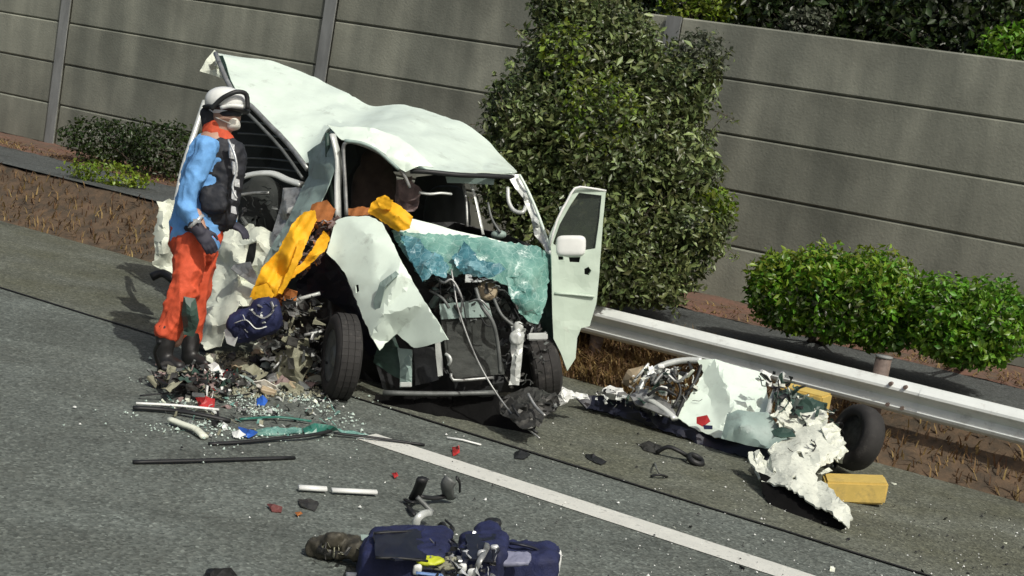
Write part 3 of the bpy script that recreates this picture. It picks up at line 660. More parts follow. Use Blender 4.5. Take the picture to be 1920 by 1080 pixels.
# rear pillar behind the rescuer
tube('rear_pillar', [(384, 190, 10.3), (366, 245, 10.2), (345, 310, 10.1), (332, 370, 10.0), (322, 430, 9.9)], .022, M['alu'], van, k=3)
tube('rear_pillar', [(372, 236, 10.35), (352, 300, 10.3), (338, 360, 10.2)], .014, M['steel'], van, k=3)
shard('rear_corner_panel', [(296, 380, 9.9), (330, 372, 9.95), (334, 430, 9.9), (326, 505, 9.85), (322, 520, 9.8), (288, 500, 9.8), (290, 440, 9.85)], M['paint_dirty'], van, inner=[(310, 440, 9.7)], step=7, amp=.02, freq=6, shade=True, smooth=1, jag=3, pleat=(15, 26, .02))
tube('rear_lamp_bracket', [(284, 520, 9.75), (305, 512, 9.75), (325, 525, 9.7)], .03, M['black'], van, k=3)
# window arch and dark seat behind the opening
tube('window_arch', [(436, 352, 9.5), (452, 334, 9.5), (480, 326, 9.48), (512, 326, 9.45), (540, 338, 9.4), (566, 346, 9.35)], .030, M['alu'], van, k=4, flat=.6)
shard('bent_inner_pillar', [(530, 352, 9.3), (566, 350, 9.25), (560, 380, 9.2), (545, 420, 9.15), (528, 470, 9.1), (508, 500, 9.1), (500, 470, 9.15), (512, 432, 9.2), (522, 400, 9.25)], M['steel'], van, inner=[(538, 400, 9.1), (520, 450, 9.05)], step=6, amp=.012, freq=7, shade=True, smooth=1)
bm = bmesh.new(); ellip(bm, Q(492, 392, 9.75), CR, CF, CU, .17, .10, .20, .6); ellip(bm, Q(490, 348, 9.72), CR, CF, CU, .09, .06, .07, .7)
st = blob('rear_seat', bm, M['interior'], van, .02, 4, .006)
tube('seat_rail', [(448, 366, 9.55), (480, 362, 9.53), (505, 362, 9.5)], .012, M['steel'], st, k=3)
tube('seat_rail', [(440, 344, 9.5), (436, 370, 9.5), (444, 400, 9.5), (438, 425, 9.5)], .012, M['alu'], st, k=3)
# crushed right side
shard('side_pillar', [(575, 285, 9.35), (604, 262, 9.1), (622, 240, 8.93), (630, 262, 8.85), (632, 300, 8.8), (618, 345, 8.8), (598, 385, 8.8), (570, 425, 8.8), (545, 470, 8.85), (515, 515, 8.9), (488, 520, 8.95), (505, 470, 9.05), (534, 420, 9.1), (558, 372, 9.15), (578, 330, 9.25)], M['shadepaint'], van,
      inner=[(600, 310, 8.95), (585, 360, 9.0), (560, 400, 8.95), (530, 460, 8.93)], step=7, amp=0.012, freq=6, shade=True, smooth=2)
shard('side_panel', [(398, 436, 9.55), (425, 424, 9.5), (468, 420, 9.4), (500, 428, 9.3), (522, 440, 9.2), (512, 470, 9.1), (495, 500, 9.05), (484, 540, 9.0), (470, 566, 8.98), (448, 575, 8.98), (432, 592, 8.98), (420, 622, 9.0), (412, 650, 9.0), (388, 658, 9.05), (372, 638, 9.15), (360, 600, 9.3), (372, 560, 9.35), (384, 520, 9.4), (388, 478, 9.5)],
      M['paint_dirty'], van, inner=[(430, 470, 9.25), (418, 492, 9.35), (455, 498, 9.1), (478, 508, 9.22), (440, 540, 9.1), (410, 560, 9.2), (398, 610, 9.05)], holes=[[(464, 458, 9.2), (480, 452, 9.15), (478, 482, 9.15), (470, 498, 9.15), (458, 494, 9.2)]], step=6, thick=.008, amp=0.022, freq=6, shade=True, smooth=1, pleat=(12, 48, .014), crease=.012, jag=2)
shard('side_panel_backing', [(440, 440, 9.6), (520, 440, 9.5), (500, 560, 9.5), (430, 560, 9.6)], M['black'], van, step=30, amp=.01)
shard('sill_strip', [(470, 492, 9.0), (482, 520, 8.95), (505, 528, 8.9), (500, 540, 8.9), (470, 530, 8.95), (432, 505, 9.05), (440, 497, 9.08)], M['steel'], van, step=8, amp=.01)
# door pillar and window frame
for a in ([(624, 252, 8.86), (634, 300, 8.84), (633, 350, 8.83), (634, 412, 8.82)],):
    tube('door_pillar', a, .030, M['alu'], van, k=3, flat=.55)
tube('window_frame', [(650, 404, 8.8), (647, 340, 8.8), (644, 286, 8.8), (648, 268, 8.8), (668, 268, 8.8), (700, 280, 8.8), (732, 300, 8.82), (756, 326, 8.85), (768, 352, 8.88)], .012, M['steel'], van, k=4)
tube('window_frame', [(628, 400, 8.92), (616, 330, 8.94), (614, 250, 8.96)], .016, M['darkgreen'], van, k=3)
shard('roof_side_rail', [(614, 234, 8.95), (636, 238, 8.93), (700, 240, 8.96), (748, 256, 8.96), (775, 276, 8.93), (800, 300, 8.88), (812, 314, 8.86), (786, 312, 8.84), (760, 322, 8.82), (742, 312, 8.8), (716, 290, 8.79), (690, 276, 8.78), (660, 264, 8.79), (640, 262, 8.8)], P_, van,
      inner=[(690, 258, 8.82), (750, 282, 8.82)], step=6, amp=0.007, freq=6, shade=True, smooth=2)
tube('roof_gutter', [(646, 264, 8.76), (676, 268, 8.76), (704, 280, 8.77), (728, 300, 8.78), (748, 318, 8.8)], .011, M['shadepaint'], van, k=3)
# cabin inside
bm = bmesh.new(); ellip(bm, Q(702, 372, 9.35), CR, CF, CU, .16, .09, .24, .7); ellip(bm, Q(706, 304, 9.3), CR, CF, CU, .11, .07, .10, .8)
blob('front_seat', bm, M['brown'], van, .018, 5, .006)
bm = bmesh.new(); ellip(bm, Q(838, 410, 9.9), CR, CF, CU, .17, .09, .24, .7)
blob('front_seat', bm, M['interior'], van, .02, 5, .005)
shard('seat_lining', [(745, 340, 9.1), (772, 330, 9.1), (790, 360, 9.05), (776, 395, 9.05), (748, 400, 9.1), (738, 372, 9.15)], M['pink'], van, step=9, amp=.03, freq=7)
tube('cross_rail', [(786, 361, 9.0), (806, 364, 9.0), (826, 362, 9.02), (846, 364, 9.05)], .020, M['alu'], van, k=3, flat=.5)
tube('seat_belt', [(866, 335, 9.25), (874, 375, 9.2), (876, 425, 9.15)], .010, M['steel'], van, k=3)
tube('seat_belt', [(880, 335, 9.25), (892, 375, 9.18), (906, 440, 9.1)], .012, M['alu'], van, k=3, flat=.4)
tube('steering_ring', [(952, 352, 9.2), (954, 378, 9.15), (964, 395, 9.12), (980, 398, 9.1), (986, 386, 9.15)], .014, M['alu'], van, k=5)
tube('mirror_stem', [(915, 380, 9.15), (922, 410, 9.1), (938, 436, 9.05)], .008, M['grey'], van, k=3)
shard('visor', [(836, 332, 9.05), (928, 333, 9.15), (926, 346, 9.17), (838, 343, 9.08)], M['shadepaint'], van, step=12, amp=.004)
shard('dashboard', [(770, 420, 9.1), (850, 416, 9.25), (940, 440, 9.3), (1010, 462, 9.3), (1000, 500, 9.3), (780, 470, 9.1)], M['black'], van, inner=[(880, 440, 9.5)], step=16, amp=.02)
bm = bmesh.new(); ellip(bm, Q(935, 440, 9.1), CR, CF, CU, .055, .04, .03, .9)
blob('dash_top_bump', bm, M['shadepaint'], van, .01, 3)
bm = bmesh.new(); c = Q(750, 560, 9.7); add_box(bm, c + CU * -.15, CR, CF, Vector((0, 0, 1)), .85, 1.0, .10)
fin('cabin_floor', bm, M['interior'], van)
shard('cabin_back_wall', [(780, 330, 10.1), (868, 322, 10.1), (880, 450, 10.1), (870, 560, 10.1), (720, 560, 10.1), (760, 400, 10.1)], M['interior'], van, step=30, amp=.02)
tube('far_window_rail', [(896, 450, 10.0), (940, 470, 9.8), (1000, 486, 9.5)], .05, M['interior'], van, k=2)
# windscreen opening and right pillar
tube('windscreen_header', [(770, 321, 8.87), (800, 322, 8.87), (860, 328, 8.95), (912, 330, 9.08), (962, 332, 9.22)], .020, M['black'], van, k=3, flat=.8)
shard('front_pillar', [(950, 328, 9.2), (974, 326, 9.22), (990, 356, 9.2), (1006, 392, 9.15), (1022, 436, 9.08), (1040, 488, 9.0), (1048, 512, 8.98), (1034, 500, 8.98), (1018, 462, 9.02), (1002, 440, 9.05), (994, 408, 9.1), (980, 372, 9.14), (962, 348, 9.18)], M['alu'], van, inner=[(985, 370, 9.1), (1008, 420, 9.02)], step=7, amp=.010, freq=9)
tube('pillar_edge', [(974, 328, 9.18), (992, 362, 9.15), (1012, 410, 9.08), (1030, 462, 9.0), (1046, 505, 8.94)], .010, P_, van, k=3)
shard('inner_fender', [(1012, 480, 9.1), (1036, 490, 9.05), (1040, 540, 9.05), (1040, 600, 9.05), (1042, 650, 9.05), (1020, 650, 9.1), (1010, 590, 9.1), (1018, 530, 9.1)], M['darkgreen'], van, step=10, amp=.015)
tube('hinge_strut', [(1040, 488, 8.95), (1022, 520, 8.95), (1004, 556, 8.95)], .008, M['grey'], van, k=2)
# front bonnet and fender, bent outwards
shard('front_fender', [(628, 414, 8.72), (648, 406, 8.7), (692, 404, 8.66), (716, 418, 8.6), (730, 440, 8.52), (748, 480, 8.45), (772, 525, 8.38), (800, 570, 8.32), (822, 605, 8.3), (840, 636, 8.28), (806, 646, 8.34), (776, 653, 8.4), (760, 640, 8.42), (744, 627, 8.45), (728, 640, 8.44), (711, 657, 8.42), (696, 632, 8.42), (680, 596, 8.46), (664, 552, 8.52), (646, 510, 8.56), (628, 488, 8.60), (612, 474, 8.63)],
      P_, van, inner=[(700, 450, 8.50), (704, 530, 8.43), (718, 590, 8.36), (744, 520, 8.345)], holes=[[(667, 534, 8.505), (673, 533, 8.495), (674, 545, 8.49), (668, 549, 8.50)]], step=7, thick=.008, amp=.004, freq=3.5, shade=True, jag=1.0, crease=.004, sharp=.3)
shard('fender_crease_shade', [(700, 566, 8.40), (712, 530, 8.36), (742, 508, 8.33), (748, 514, 8.33), (722, 538, 8.34), (712, 580, 8.38), (704, 590, 8.40)], M['shadepaint'], van, step=8, thick=.004, amp=.004)  # crease darkening put into the colour of a thin overlay
shard('scuttle_panel', [(742, 418, 8.82), (768, 408, 8.85), (820, 423, 8.9), (880, 438, 8.95), (945, 452, 9.0), (1000, 462, 9.0), (1000, 470, 8.98), (930, 466, 8.96), (860, 452, 8.9), (790, 440, 8.82), (740, 432, 8.8)], P_, van, step=10, amp=.008)
# shattered windscreen draped over the front
shard('windscreen', [(735, 430, 8.7), (790, 438, 8.68), (850, 440, 8.72), (905, 445, 8.76), (960, 455, 8.8), (1012, 464, 8.84), (1034, 478, 8.9), (1030, 520, 8.85), (1024, 570, 8.8), (1012, 602, 8.74), (1004, 588, 8.72), (985, 582, 8.68), (972, 556, 8.66), (952, 538, 8.6), (934, 528, 8.55), (912, 522, 8.52), (880, 512, 8.5), (850, 518, 8.48), (820, 508, 8.46), (796, 528, 8.42), (775, 500, 8.48), (752, 466, 8.58)],
      M['glassteal'], van, inner=[(800, 470, 8.52), (840, 460, 8.64), (870, 490, 8.48), (910, 470, 8.62), (930, 500, 8.54), (970, 490, 8.72), (990, 520, 8.66), (1005, 560, 8.72), (960, 525, 8.68)], pleat=(35, 42, .014), jag=2.5, crease=.008, step=6, thick=.006, amp=.007, freq=8, shade=True, smooth=1)
shard('windscreen_fold', [(752, 440, 8.6), (784, 446, 8.54), (800, 470, 8.46), (826, 478, 8.42), (842, 500, 8.40), (838, 522, 8.38), (812, 514, 8.38), (794, 530, 8.38), (776, 500, 8.42), (760, 468, 8.5)], M['glassblue'], van, inner=[(796, 494, 8.36)], step=5, thick=.005, pleat=(40, 20, .012), jag=2, crease=.005, amp=.008, freq=12, seed=2, shade=True, smooth=1)
shard('windscreen_fold', [(868, 450, 8.6), (884, 466, 8.5), (900, 488, 8.44), (940, 494, 8.42), (948, 506, 8.42), (920, 520, 8.40), (886, 518, 8.40), (858, 506, 8.42), (846, 480, 8.46), (862, 470, 8.5)], M['glassblue'], van, inner=[(885, 500, 8.36)], step=5, thick=.005, pleat=(40, 20, .012), jag=2, crease=.005, amp=.008, freq=12, seed=4, shade=True, smooth=1)
shard('windscreen_fold', [(948, 520, 8.52), (985, 518, 8.56), (1006, 548, 8.6), (1016, 590, 8.62), (1010, 606, 8.62), (992, 604, 8.58), (974, 588, 8.54), (960, 562, 8.5)], M['glassteal'], van, inner=[(985, 565, 8.5)], step=5, thick=.005, amp=.014, freq=10, seed=6, shade=True, smooth=1)
# front end: radiator, beams, engine clutter
shard('radiator', [(826, 594, 8.52), (880, 590, 8.56), (922, 592, 8.6), (934, 640, 8.6), (946, 702, 8.6), (900, 706, 8.56), (846, 710, 8.5), (836, 660, 8.5)], M['fin'], van, inner=[(885, 650, 8.6)], step=12, thick=.04, amp=.012)
tube('radiator_frame', [(846, 700, 8.46), (850, 713, 8.46), (890, 711, 8.48), (925, 708, 8.52)], .010, M['steel'], van, k=2)
shard('radiator_top_tank', [(824, 570, 8.5), (880, 566, 8.54), (916, 570, 8.58), (922, 594, 8.58), (826, 598, 8.5)], M['shadepaint'], van, step=10, amp=.012, thick=.03)
shard('front_strut', [(746, 652, 8.52), (772, 656, 8.5), (773, 690, 8.5), (772, 724, 8.5), (750, 726, 8.52), (750, 690, 8.54)], M['shadepaint'], van, inner=[(766, 690, 8.47)], step=9, thick=.012, amp=.006)
box('strut_foot', Q(761, 721, 8.48), (.072, .02, .03), M['alu'], van, ax=CR, ay=CF, az=CU, bev=.004)
shard('front_strut', [(816, 644, 8.42), (826, 642, 8.42), (830, 676, 8.44), (830, 704, 8.46), (821, 706, 8.46), (818, 676, 8.44)], M['alu'], van, step=6, thick=.014, amp=.003)
tube('tow_hook', [(836, 664, 8.42), (842, 668, 8.40), (845, 676, 8.40), (841, 684, 8.42)], .010, M['alu'], van, k=4)
shard('wheel_arch_liner', [(712, 640, 8.62), (740, 624, 8.62), (750, 655, 8.6), (752, 712, 8.58), (728, 700, 8.6), (700, 680, 8.64)], M['darkgreen'], van, step=10, amp=.012)
tube('bumper_beam', [(718, 736, 8.50), (780, 738, 8.50), (850, 738, 8.53), (932, 736, 8.60)], .020, M['grey'], van, k=2, flat=.8)
shard('front_strut', [(958, 612, 8.55), (984, 616, 8.55), (980, 660, 8.55), (974, 722, 8.55), (954, 722, 8.55), (960, 670, 8.55)], M['alu'], van, inner=[(968, 670, 8.51)], step=8, thick=.016, amp=.010, freq=12)
box('lamp_bracket', Q(1008, 631, 8.62), (.125, .05, .045), M['alu'], van, ax=(CR + CU * .02).normalized(), ay=CF, az=CU, bev=.008)
bm = bmesh.new(); ellip(bm, Q(968, 634, 8.5), CR, CF, CU, .042, .03, .045, .8); ellip(bm, Q(972, 612, 8.52), CR, CF, CU, .03, .02, .03, .8)
blob('headlamp_remains', bm, M['alu'], van, .008, 2, .004, 40)
lathe('air_cleaner_disc', Q(914, 545, 8.6), (-CF + CR * .3 + CU * .4), [(-.02, 0.001), (-.02, .06), (.01, .066), (.02, .05), (.022, 0.001)], M['beige'], van, seg=24, closed=False)
rr = random.Random(5)
for i in range(26):
    x = rr.uniform(800, 975); y = 515 + (x - 800) * .12 + rr.uniform(0, 62); s = rr.uniform(.02, .055)
    bm = bmesh.new(); ax, a, b = basis(Vector((rr.gauss(0, 1), rr.gauss(0, 1), rr.gauss(0, 1))))
    add_box(bm, Q(x, y, rr.uniform(8.6, 8.85)), ax, a, b, s * 2.2, s * 1.3, s); bmesh.ops.recalc_face_normals(bm, faces=bm.faces[:]); bmesh.ops.bevel(bm, geom=bm.edges[:], offset=s * .18, segments=1, affect='EDGES')
    fin('engine_part', bm, rr.choice([M['engine'], M['engine'], M['black'], M['grey'], M['shadepaint']]), van)
hz = [[(846, 505, 8.45), (852, 540, 8.40), (858, 575, 8.36), (880, 640, 8.34), (905, 695, 8.34), (936, 745, 8.3), (968, 785, 8.2), (1012, 822, 8.05)],
      [(892, 540, 8.45), (904, 575, 8.42), (924, 604, 8.42), (934, 650, 8.46), (938, 700, 8.5)], [(818, 520, 8.45), (832, 530, 8.38), (848, 525, 8.38), (866, 560, 8.38), (862, 590, 8.4)],
      [(806, 545, 8.5), (830, 560, 8.42), (842, 578, 8.42)], [(880, 566, 8.45), (900, 562, 8.4), (918, 580, 8.42)], [(926, 560, 8.5), (940, 590, 8.45), (962, 610, 8.45)]]
for i, h in enumerate(hz): tube('hanging_cable' if i != 1 else 'radiator_hose', h, [.006, .012, .008, .009, .007, .01][i], M['steel' if i in (0, 2, 4) else 'grey'], van, seg=6, k=5)
for i, h in enumerate([[(856, 545, 8.38), (868, 566, 8.36), (874, 610, 8.36)], [(815, 500, 8.4), (826, 540, 8.42), (822, 575, 8.46)], [(900, 590, 8.5), (912, 610, 8.48), (930, 612, 8.48)]]):
    tube('wire', h, .004, M['black'], van, seg=5, k=4)
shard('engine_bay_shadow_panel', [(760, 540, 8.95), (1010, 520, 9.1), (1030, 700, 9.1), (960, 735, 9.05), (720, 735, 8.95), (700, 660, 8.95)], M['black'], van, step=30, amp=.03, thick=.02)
shard('valance', [(775, 652, 8.6), (818, 650, 8.56), (822, 712, 8.56), (778, 722, 8.6)], M['black'], van, step=10, amp=.01)
bm = bmesh.new(); zc = .30
for px in (700, 800, 900, 1000): pass
o1 = G(720, 745); add_box(bm, (o1 + G(1010, 745)) / 2 + Vector((-.05, .55, .27)), (G(1010, 745) - o1).normalized(), Vector((-(G(1010, 745) - o1).normalized().y, (G(1010, 745) - o1).normalized().x, 0)), Vector((0, 0, 1)), .95, .8, .16)
fin('chassis', bm, M['black'], van)
shard('nose_shade_sheet', [(706, 742, 8.60), (800, 744, 8.56), (935, 742, 8.64), (990, 760, 8.62), (1006, 800, 8.50), (1000, 826, 8.40), (960, 816, 8.42), (900, 802, 8.44), (820, 790, 8.46), (740, 782, 8.50), (700, 770, 8.56)], M['rubber_shade_black'], van, inner=[(850, 768, 8.60)], step=9, amp=.014, thick=.008, jag=3)  # added black sheet that paints in the shade below the van's nose
# wheels
def wheel(c, axis, R_, wd, parent, rimmat):
    p = lathe('wheel', c, axis, [(-wd / 2 + .01, R_ * .62), (-wd / 2, R_ * .80), (-wd / 2 + .015, R_ * .95), (-wd / 2 + .03, R_), (wd / 2 - .03, R_), (wd / 2 - .015, R_ * .95), (wd / 2, R_ * .80), (wd / 2 - .01, R_ * .62)], M['rubber'], parent, seg=40)
    lathe('rim', c, axis, [(-wd / 2 + .012, R_ * .63), (wd / 2 - .012, R_ * .63), (wd / 2 - .035, R_ * .55), (wd / 2 - .05, R_ * .3), (wd / 2 - .025, R_ * .2), (wd / 2 - .02, .001), (-wd / 2 + .05, .001), (-wd / 2 + .05, R_ * .5)], rimmat, p, seg=28, closed=False)
    bm = bmesh.new(); ax, a, b = basis(axis)
    for s in (-1, 0, 1):   # tread grooves stand as thin ribs
        for k in range(40):
            th = 2 * math.pi * k / 40; d = a * math.cos(th) + b * math.sin(th); tt = ax.cross(d)
            add_box(bm, c + d * (R_ + .002) + ax * (s * wd * .24), tt, ax, d, .0405, wd * .21, .004)
    fin('tread', bm, M['rubber'], p); return p
ax1 = (CR * -.93 - CF * .33 + CU * .10).normalized()
wheel(Q(640, 668, 8.52), ax1, .262, .165, van, M['grey'])
wheel(Q(1014, 690, 8.95), (CR * .95 + CF * .2 + CU * .15).normalized(), .2, .2, van, M['grey'])
shard('wheel_arch', [(600, 480, 8.9), (622, 484, 8.85), (650, 520, 8.8), (672, 575, 8.75), (700, 640, 8.7), (712, 665, 8.7), (690, 668, 8.75), (672, 640, 8.85), (650, 590, 8.95), (610, 560, 9.0), (560, 560, 9.0), (556, 530, 9.0), (580, 500, 8.95)], M['navydark'], van, step=12, amp=.02)
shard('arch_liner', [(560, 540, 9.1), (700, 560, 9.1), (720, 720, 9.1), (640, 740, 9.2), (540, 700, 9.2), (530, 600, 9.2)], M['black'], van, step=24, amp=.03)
tube('bent_bar', [(548, 565, 8.75), (570, 558, 8.73), (600, 550, 8.75)], .012, M['alu'], van, k=3)
tube('bent_bar', [(556, 560, 8.8), (556, 600, 8.8)], .007, M['steel'], van, k=2)
tube('bent_bar', [(572, 628, 8.7), (604, 620, 8.68)], .022, M['white'], van, k=2, flat=.5)
tube('bent_bar', [(520, 545, 8.75), (534, 562, 8.73), (548, 572, 8.75)], .006, M['steel'], van, k=2)
shard('crushed_floor', [(520, 575, 8.9), (560, 560, 8.85), (600, 600, 8.85), (605, 660, 8.85), (560, 700, 8.8), (500, 690, 8.8), (490, 650, 8.85), (540, 630, 8.9)], M['engine'], van, step=10, amp=.04, freq=8)
shard('crushed_floor', [(520, 650, 8.75), (566, 640, 8.72), (590, 660, 8.75), (580, 700, 8.72), (556, 726, 8.66), (520, 716, 8.66), (508, 684, 8.7)], M['khaki'], van, inner=[(548, 672, 8.62)], step=9, amp=.03, freq=8, thick=.02)
# dangling plastic under the right front corner
shard('inner_mudguard', [(936, 752, 8.35), (962, 735, 8.4), (1000, 726, 8.4), (1040, 738, 8.35), (1052, 760, 8.25), (1030, 776, 8.2), (1010, 800, 8.1), (990, 806, 8.08), (962, 792, 8.15), (940, 776, 8.25)], M['engine'], van, inner=[(985, 760, 8.2), (1010, 750, 8.2)], step=6, amp=0.018, freq=11, thick=.006, shade=True, jag=2, pleat=(50, 18, .012))
tube('mudguard_rib', [(990, 738, 8.2), (1004, 762, 8.15), (1022, 780, 8.08)], .009, M['steel'], van, k=3)
tube('mudguard_rib', [(960, 760, 8.22), (980, 790, 8.15), (1008, 812, 8.08)], .008, M['black'], van, k=3)
# open passenger door
door = shard('passenger_door', [(1033, 470, 8.819), (1030, 440, 8.819), (1044, 410, 8.819), (1062, 378, 8.826), (1078, 354, 8.833), (1096, 350, 8.840), (1136, 356, 8.854), (1132, 400, 8.854), (1128, 450, 8.854), (1124, 510, 8.854), (1118, 570, 8.854), (1106, 612, 8.847), (1090, 616, 8.840), (1082, 634, 8.840), (1079, 672, 8.836), (1064, 696, 8.826), (1052, 664, 8.819), (1038, 636, 8.812), (1036, 590, 8.812), (1034, 520, 8.819)],
      M['inner'], van, holes=[[(1037, 456, 8.819), (1050, 420, 8.819), (1072, 382, 8.826), (1086, 361, 8.836), (1128, 366, 8.851), (1124, 410, 8.854), (1116, 466, 8.847), (1060, 474, 8.833)], [(1066, 482, 8.833), (1088, 482, 8.836), (1086, 492, 8.836), (1068, 491, 8.833)], [(1046, 480, 8.826), (1056, 481, 8.826), (1056, 487, 8.826), (1047, 487, 8.826)], [(1096, 504, 8.840), (1104, 500, 8.840), (1109, 507, 8.844), (1104, 516, 8.844), (1096, 514, 8.840)]],
      inner=[(1060, 520, 8.833), (1090, 540, 8.844), (1060, 560, 8.826), (1100, 560, 8.847), (1060, 620, 8.819)], step=8, thick=.03, amp=.003)
shard('door_glass', [(1038, 458, 8.87), (1050, 420, 8.87), (1072, 382, 8.87), (1086, 361, 8.87), (1128, 366, 8.87), (1124, 410, 8.87), (1116, 466, 8.87), (1060, 474, 8.87)], M['pane'], door, step=30, thick=.004)
shard('door_backing', [(1044, 478, 8.90), (1116, 478, 8.90), (1112, 528, 8.90), (1044, 528, 8.90)], M['black'], door, step=30, thick=.004)
bm = bmesh.new(); ellip(bm, Q(1070, 461, 8.854), CR, CF, (CU + CR * .05).normalized(), .098, .045, .068, .45)
blob('door_mirror', bm, M['white'], door, .008, 2)
tube('door_ledge', [(1040, 550, 8.817), (1075, 552, 8.824), (1114, 556, 8.838)], .012, M['inner'], door, k=2, flat=.7)
tube('frame_edge', [(1030, 462, 8.77), (1045, 412, 8.77), (1064, 376, 8.79), (1078, 353, 8.80), (1100, 352, 8.82), (1136, 358, 8.86)], .008, M['white'], door, k=2)
tube('door_hinge', [(1030, 470, 8.833), (1042, 490, 8.840), (1046, 508, 8.840)], .012, M['white'], door, k=2)
# orange-yellow cloth caught in the wreck, several separate lengths
def cloth(outl, m, lb, inner=(), seed=0, step=4, pl=(28, 17, .02)):
    return tag(shard('yellow_cloth', outl, m, None, inner=inner, step=step, thick=.003, amp=.006, freq=7, crease=0, seed=seed, shade=True, smooth=2, pleat=(pl[0], pl[1], pl[2] * .5), jag=1, sharp=1.2), lb, 'cloth', 'orange yellow cloths in the wreck')
cloth([(568, 398, 8.66), (590, 394, 8.64), (594, 412, 8.62), (578, 446, 8.6), (560, 490, 8.58), (544, 524, 8.56), (526, 548, 8.56), (518, 558, 8.56), (468, 558, 8.6), (478, 534, 8.6), (492, 502, 8.62), (520, 470, 8.62), (534, 448, 8.64), (548, 420, 8.66)], M['yellow'], 'long orange yellow cloth hanging down the crushed side of the van', inner=[(540, 480, 8.5), (520, 510, 8.62), (552, 450, 8.52), (500, 530, 8.5)], pl=(30, 16, .024))
cloth([(606, 432, 8.6), (620, 448, 8.58), (612, 468, 8.56), (590, 490, 8.54), (560, 512, 8.52), (536, 530, 8.52), (540, 512, 8.54), (566, 494, 8.56), (586, 470, 8.58), (596, 448, 8.6)], M['yellow'], 'curved orange cloth strip just above the black wheel arch', seed=3, inner=[(590, 480, 8.5)], pl=(60, 11, .016))
cloth([(698, 378, 8.72), (712, 371, 8.7), (742, 380, 8.64), (760, 394, 8.6), (774, 406, 8.58), (768, 428, 8.56), (748, 434, 8.56), (728, 424, 8.6), (706, 408, 8.66), (690, 398, 8.7)], M['yellow'], 'bright yellow crumpled cloth lying over the windscreen edge', seed=5, inner=[(740, 405, 8.52)], pl=(125, 15, .022))
cloth([(586, 382, 8.8), (612, 376, 8.78), (628, 392, 8.78), (622, 412, 8.76), (596, 416, 8.76), (578, 404, 8.78)], M['rust'], 'brown orange rag bunched beside the door pillar', seed=7)
cloth([(648, 392, 8.84), (680, 386, 8.82), (700, 392, 8.8), (696, 404, 8.78), (660, 404, 8.8), (646, 402, 8.82)], M['rust'], 'brownish orange cloth lying along the bottom of the side window', seed=8)
shard('torn_trim', [(596, 412, 8.8), (634, 404, 8.78), (636, 430, 8.76), (618, 470, 8.74), (584, 500, 8.78), (560, 520, 8.8), (560, 500, 8.82), (584, 460, 8.82)], M['pink'], van, step=6, amp=.02, freq=10, pleat=(30, 12, .02), jag=3)
shard('torn_trim', [(520, 540, 8.64), (556, 545, 8.62), (556, 562, 8.64), (530, 572, 8.64), (500, 566, 8.66)], M['rust'], van, step=8, amp=.02, freq=12)

cloth([(560, 452, 8.5), (572, 446, 8.5), (566, 480, 8.48), (548, 516, 8.48), (528, 552, 8.5), (520, 548, 8.5), (540, 508, 8.48), (552, 476, 8.48)], M['yellow'], 'narrow yellow strip in front of the long hanging cloth', seed=11, pl=(30, 9, .012))
cloth([(476, 540, 8.52), (500, 532, 8.5), (514, 552, 8.48), (504, 572, 8.5), (488, 566, 8.52), (472, 560, 8.54)], M['yellow'], 'ragged lower end of yellow cloth above the navy bag', seed=12, pl=(20, 9, .015))
cloth([(706, 372, 8.62), (722, 366, 8.6), (736, 376, 8.56), (732, 392, 8.56), (716, 392, 8.6)], M['yellow'], 'small upright yellow fold on top of the crumpled cloth', seed=13, pl=(120, 9, .015))
# tangle of small broken parts in the engine bay
def clutter(name, parent, fn, n, s0, s1, ms, seed, lb=None, cat=None, thin=.35):
    rg = random.Random(seed); B_ = {}
    for i in range(n):
        p = fn(rg); s_ = rg.uniform(s0, s1); m_ = rg.choice(ms); bm = B_.setdefault(m_, bmesh.new()); k = rg.random()
        ax, a, b = basis(Vector((rg.gauss(0, 1), rg.gauss(0, 1), rg.gauss(0, 1))))
        if k < .35:
            st = len(bm.verts); add_box(bm, p, ax, a, b, s_ * 2, s_ * rg.uniform(.4, 1.4), s_ * rg.uniform(.1, .8)); bm.verts.ensure_lookup_table()
            for v in bm.verts[st:]: v.co += Vector((rg.uniform(-1, 1), rg.uniform(-1, 1), rg.uniform(-1, 1))) * s_ * .25
        elif k < .7:
            r_ = s_ * rg.uniform(.08, .2); add_tube(bm, [p - ax * s_ * 1.6, p - ax * s_ * .5 + a * s_ * rg.uniform(-.8, .8), p + ax * s_ * .5 + b * s_ * rg.uniform(-.8, .8), p + ax * s_ * 1.6], r_, 5, 2)
        else:
            V = [[bm.verts.new(p + ax * ((i_ - 1.5) * s_ * .8) + a * ((j_ - 1) * s_ * .8) + b * s_ * rg.uniform(-.45, .45) + ax * s_ * rg.uniform(-.3, .3)) for j_ in range(3)] for i_ in range(4)]
            for i_ in range(3):
                for j_ in range(2):
                    bm.faces.new((V[i_][j_], V[i_ + 1][j_], V[i_ + 1][j_ + 1])); bm.faces.new((V[i_][j_], V[i_ + 1][j_ + 1], V[i_][j_ + 1]))
    for m_, bm in B_.items():
        o = fin(name, bm, m_, parent); o['kind'] = 'stuff'
        if lb: tag(o, lb % m_.name.replace('_', ' '), cat)
def q_in(poly, d0, d1):
    xs = [p[0] for p in poly]; ys = [p[1] for p in poly]
    def f(rg):
        while 1:
            x, y = rg.uniform(min(xs), max(xs)), rg.uniform(min(ys), max(ys))
            if inpoly(x, y, poly): return Q(x, y, rg.uniform(d0, d1))
    return f
ED = [M['engine'], M['black'], M['grey'], M['engine'], M['black'], M['engine'], M['steel']]
EM = [M['engine'], M['black'], M['grey'], M['steel'], M['alu'], M['engine'], M['black'], M['darkgreen']]
clutter('engine_clutter', van, q_in([(790, 520), (900, 512), (975, 560), (1020, 620), (960, 640), (930, 600), (830, 600)], 8.5, 8.78), 200, .010, .032, ED, 71)
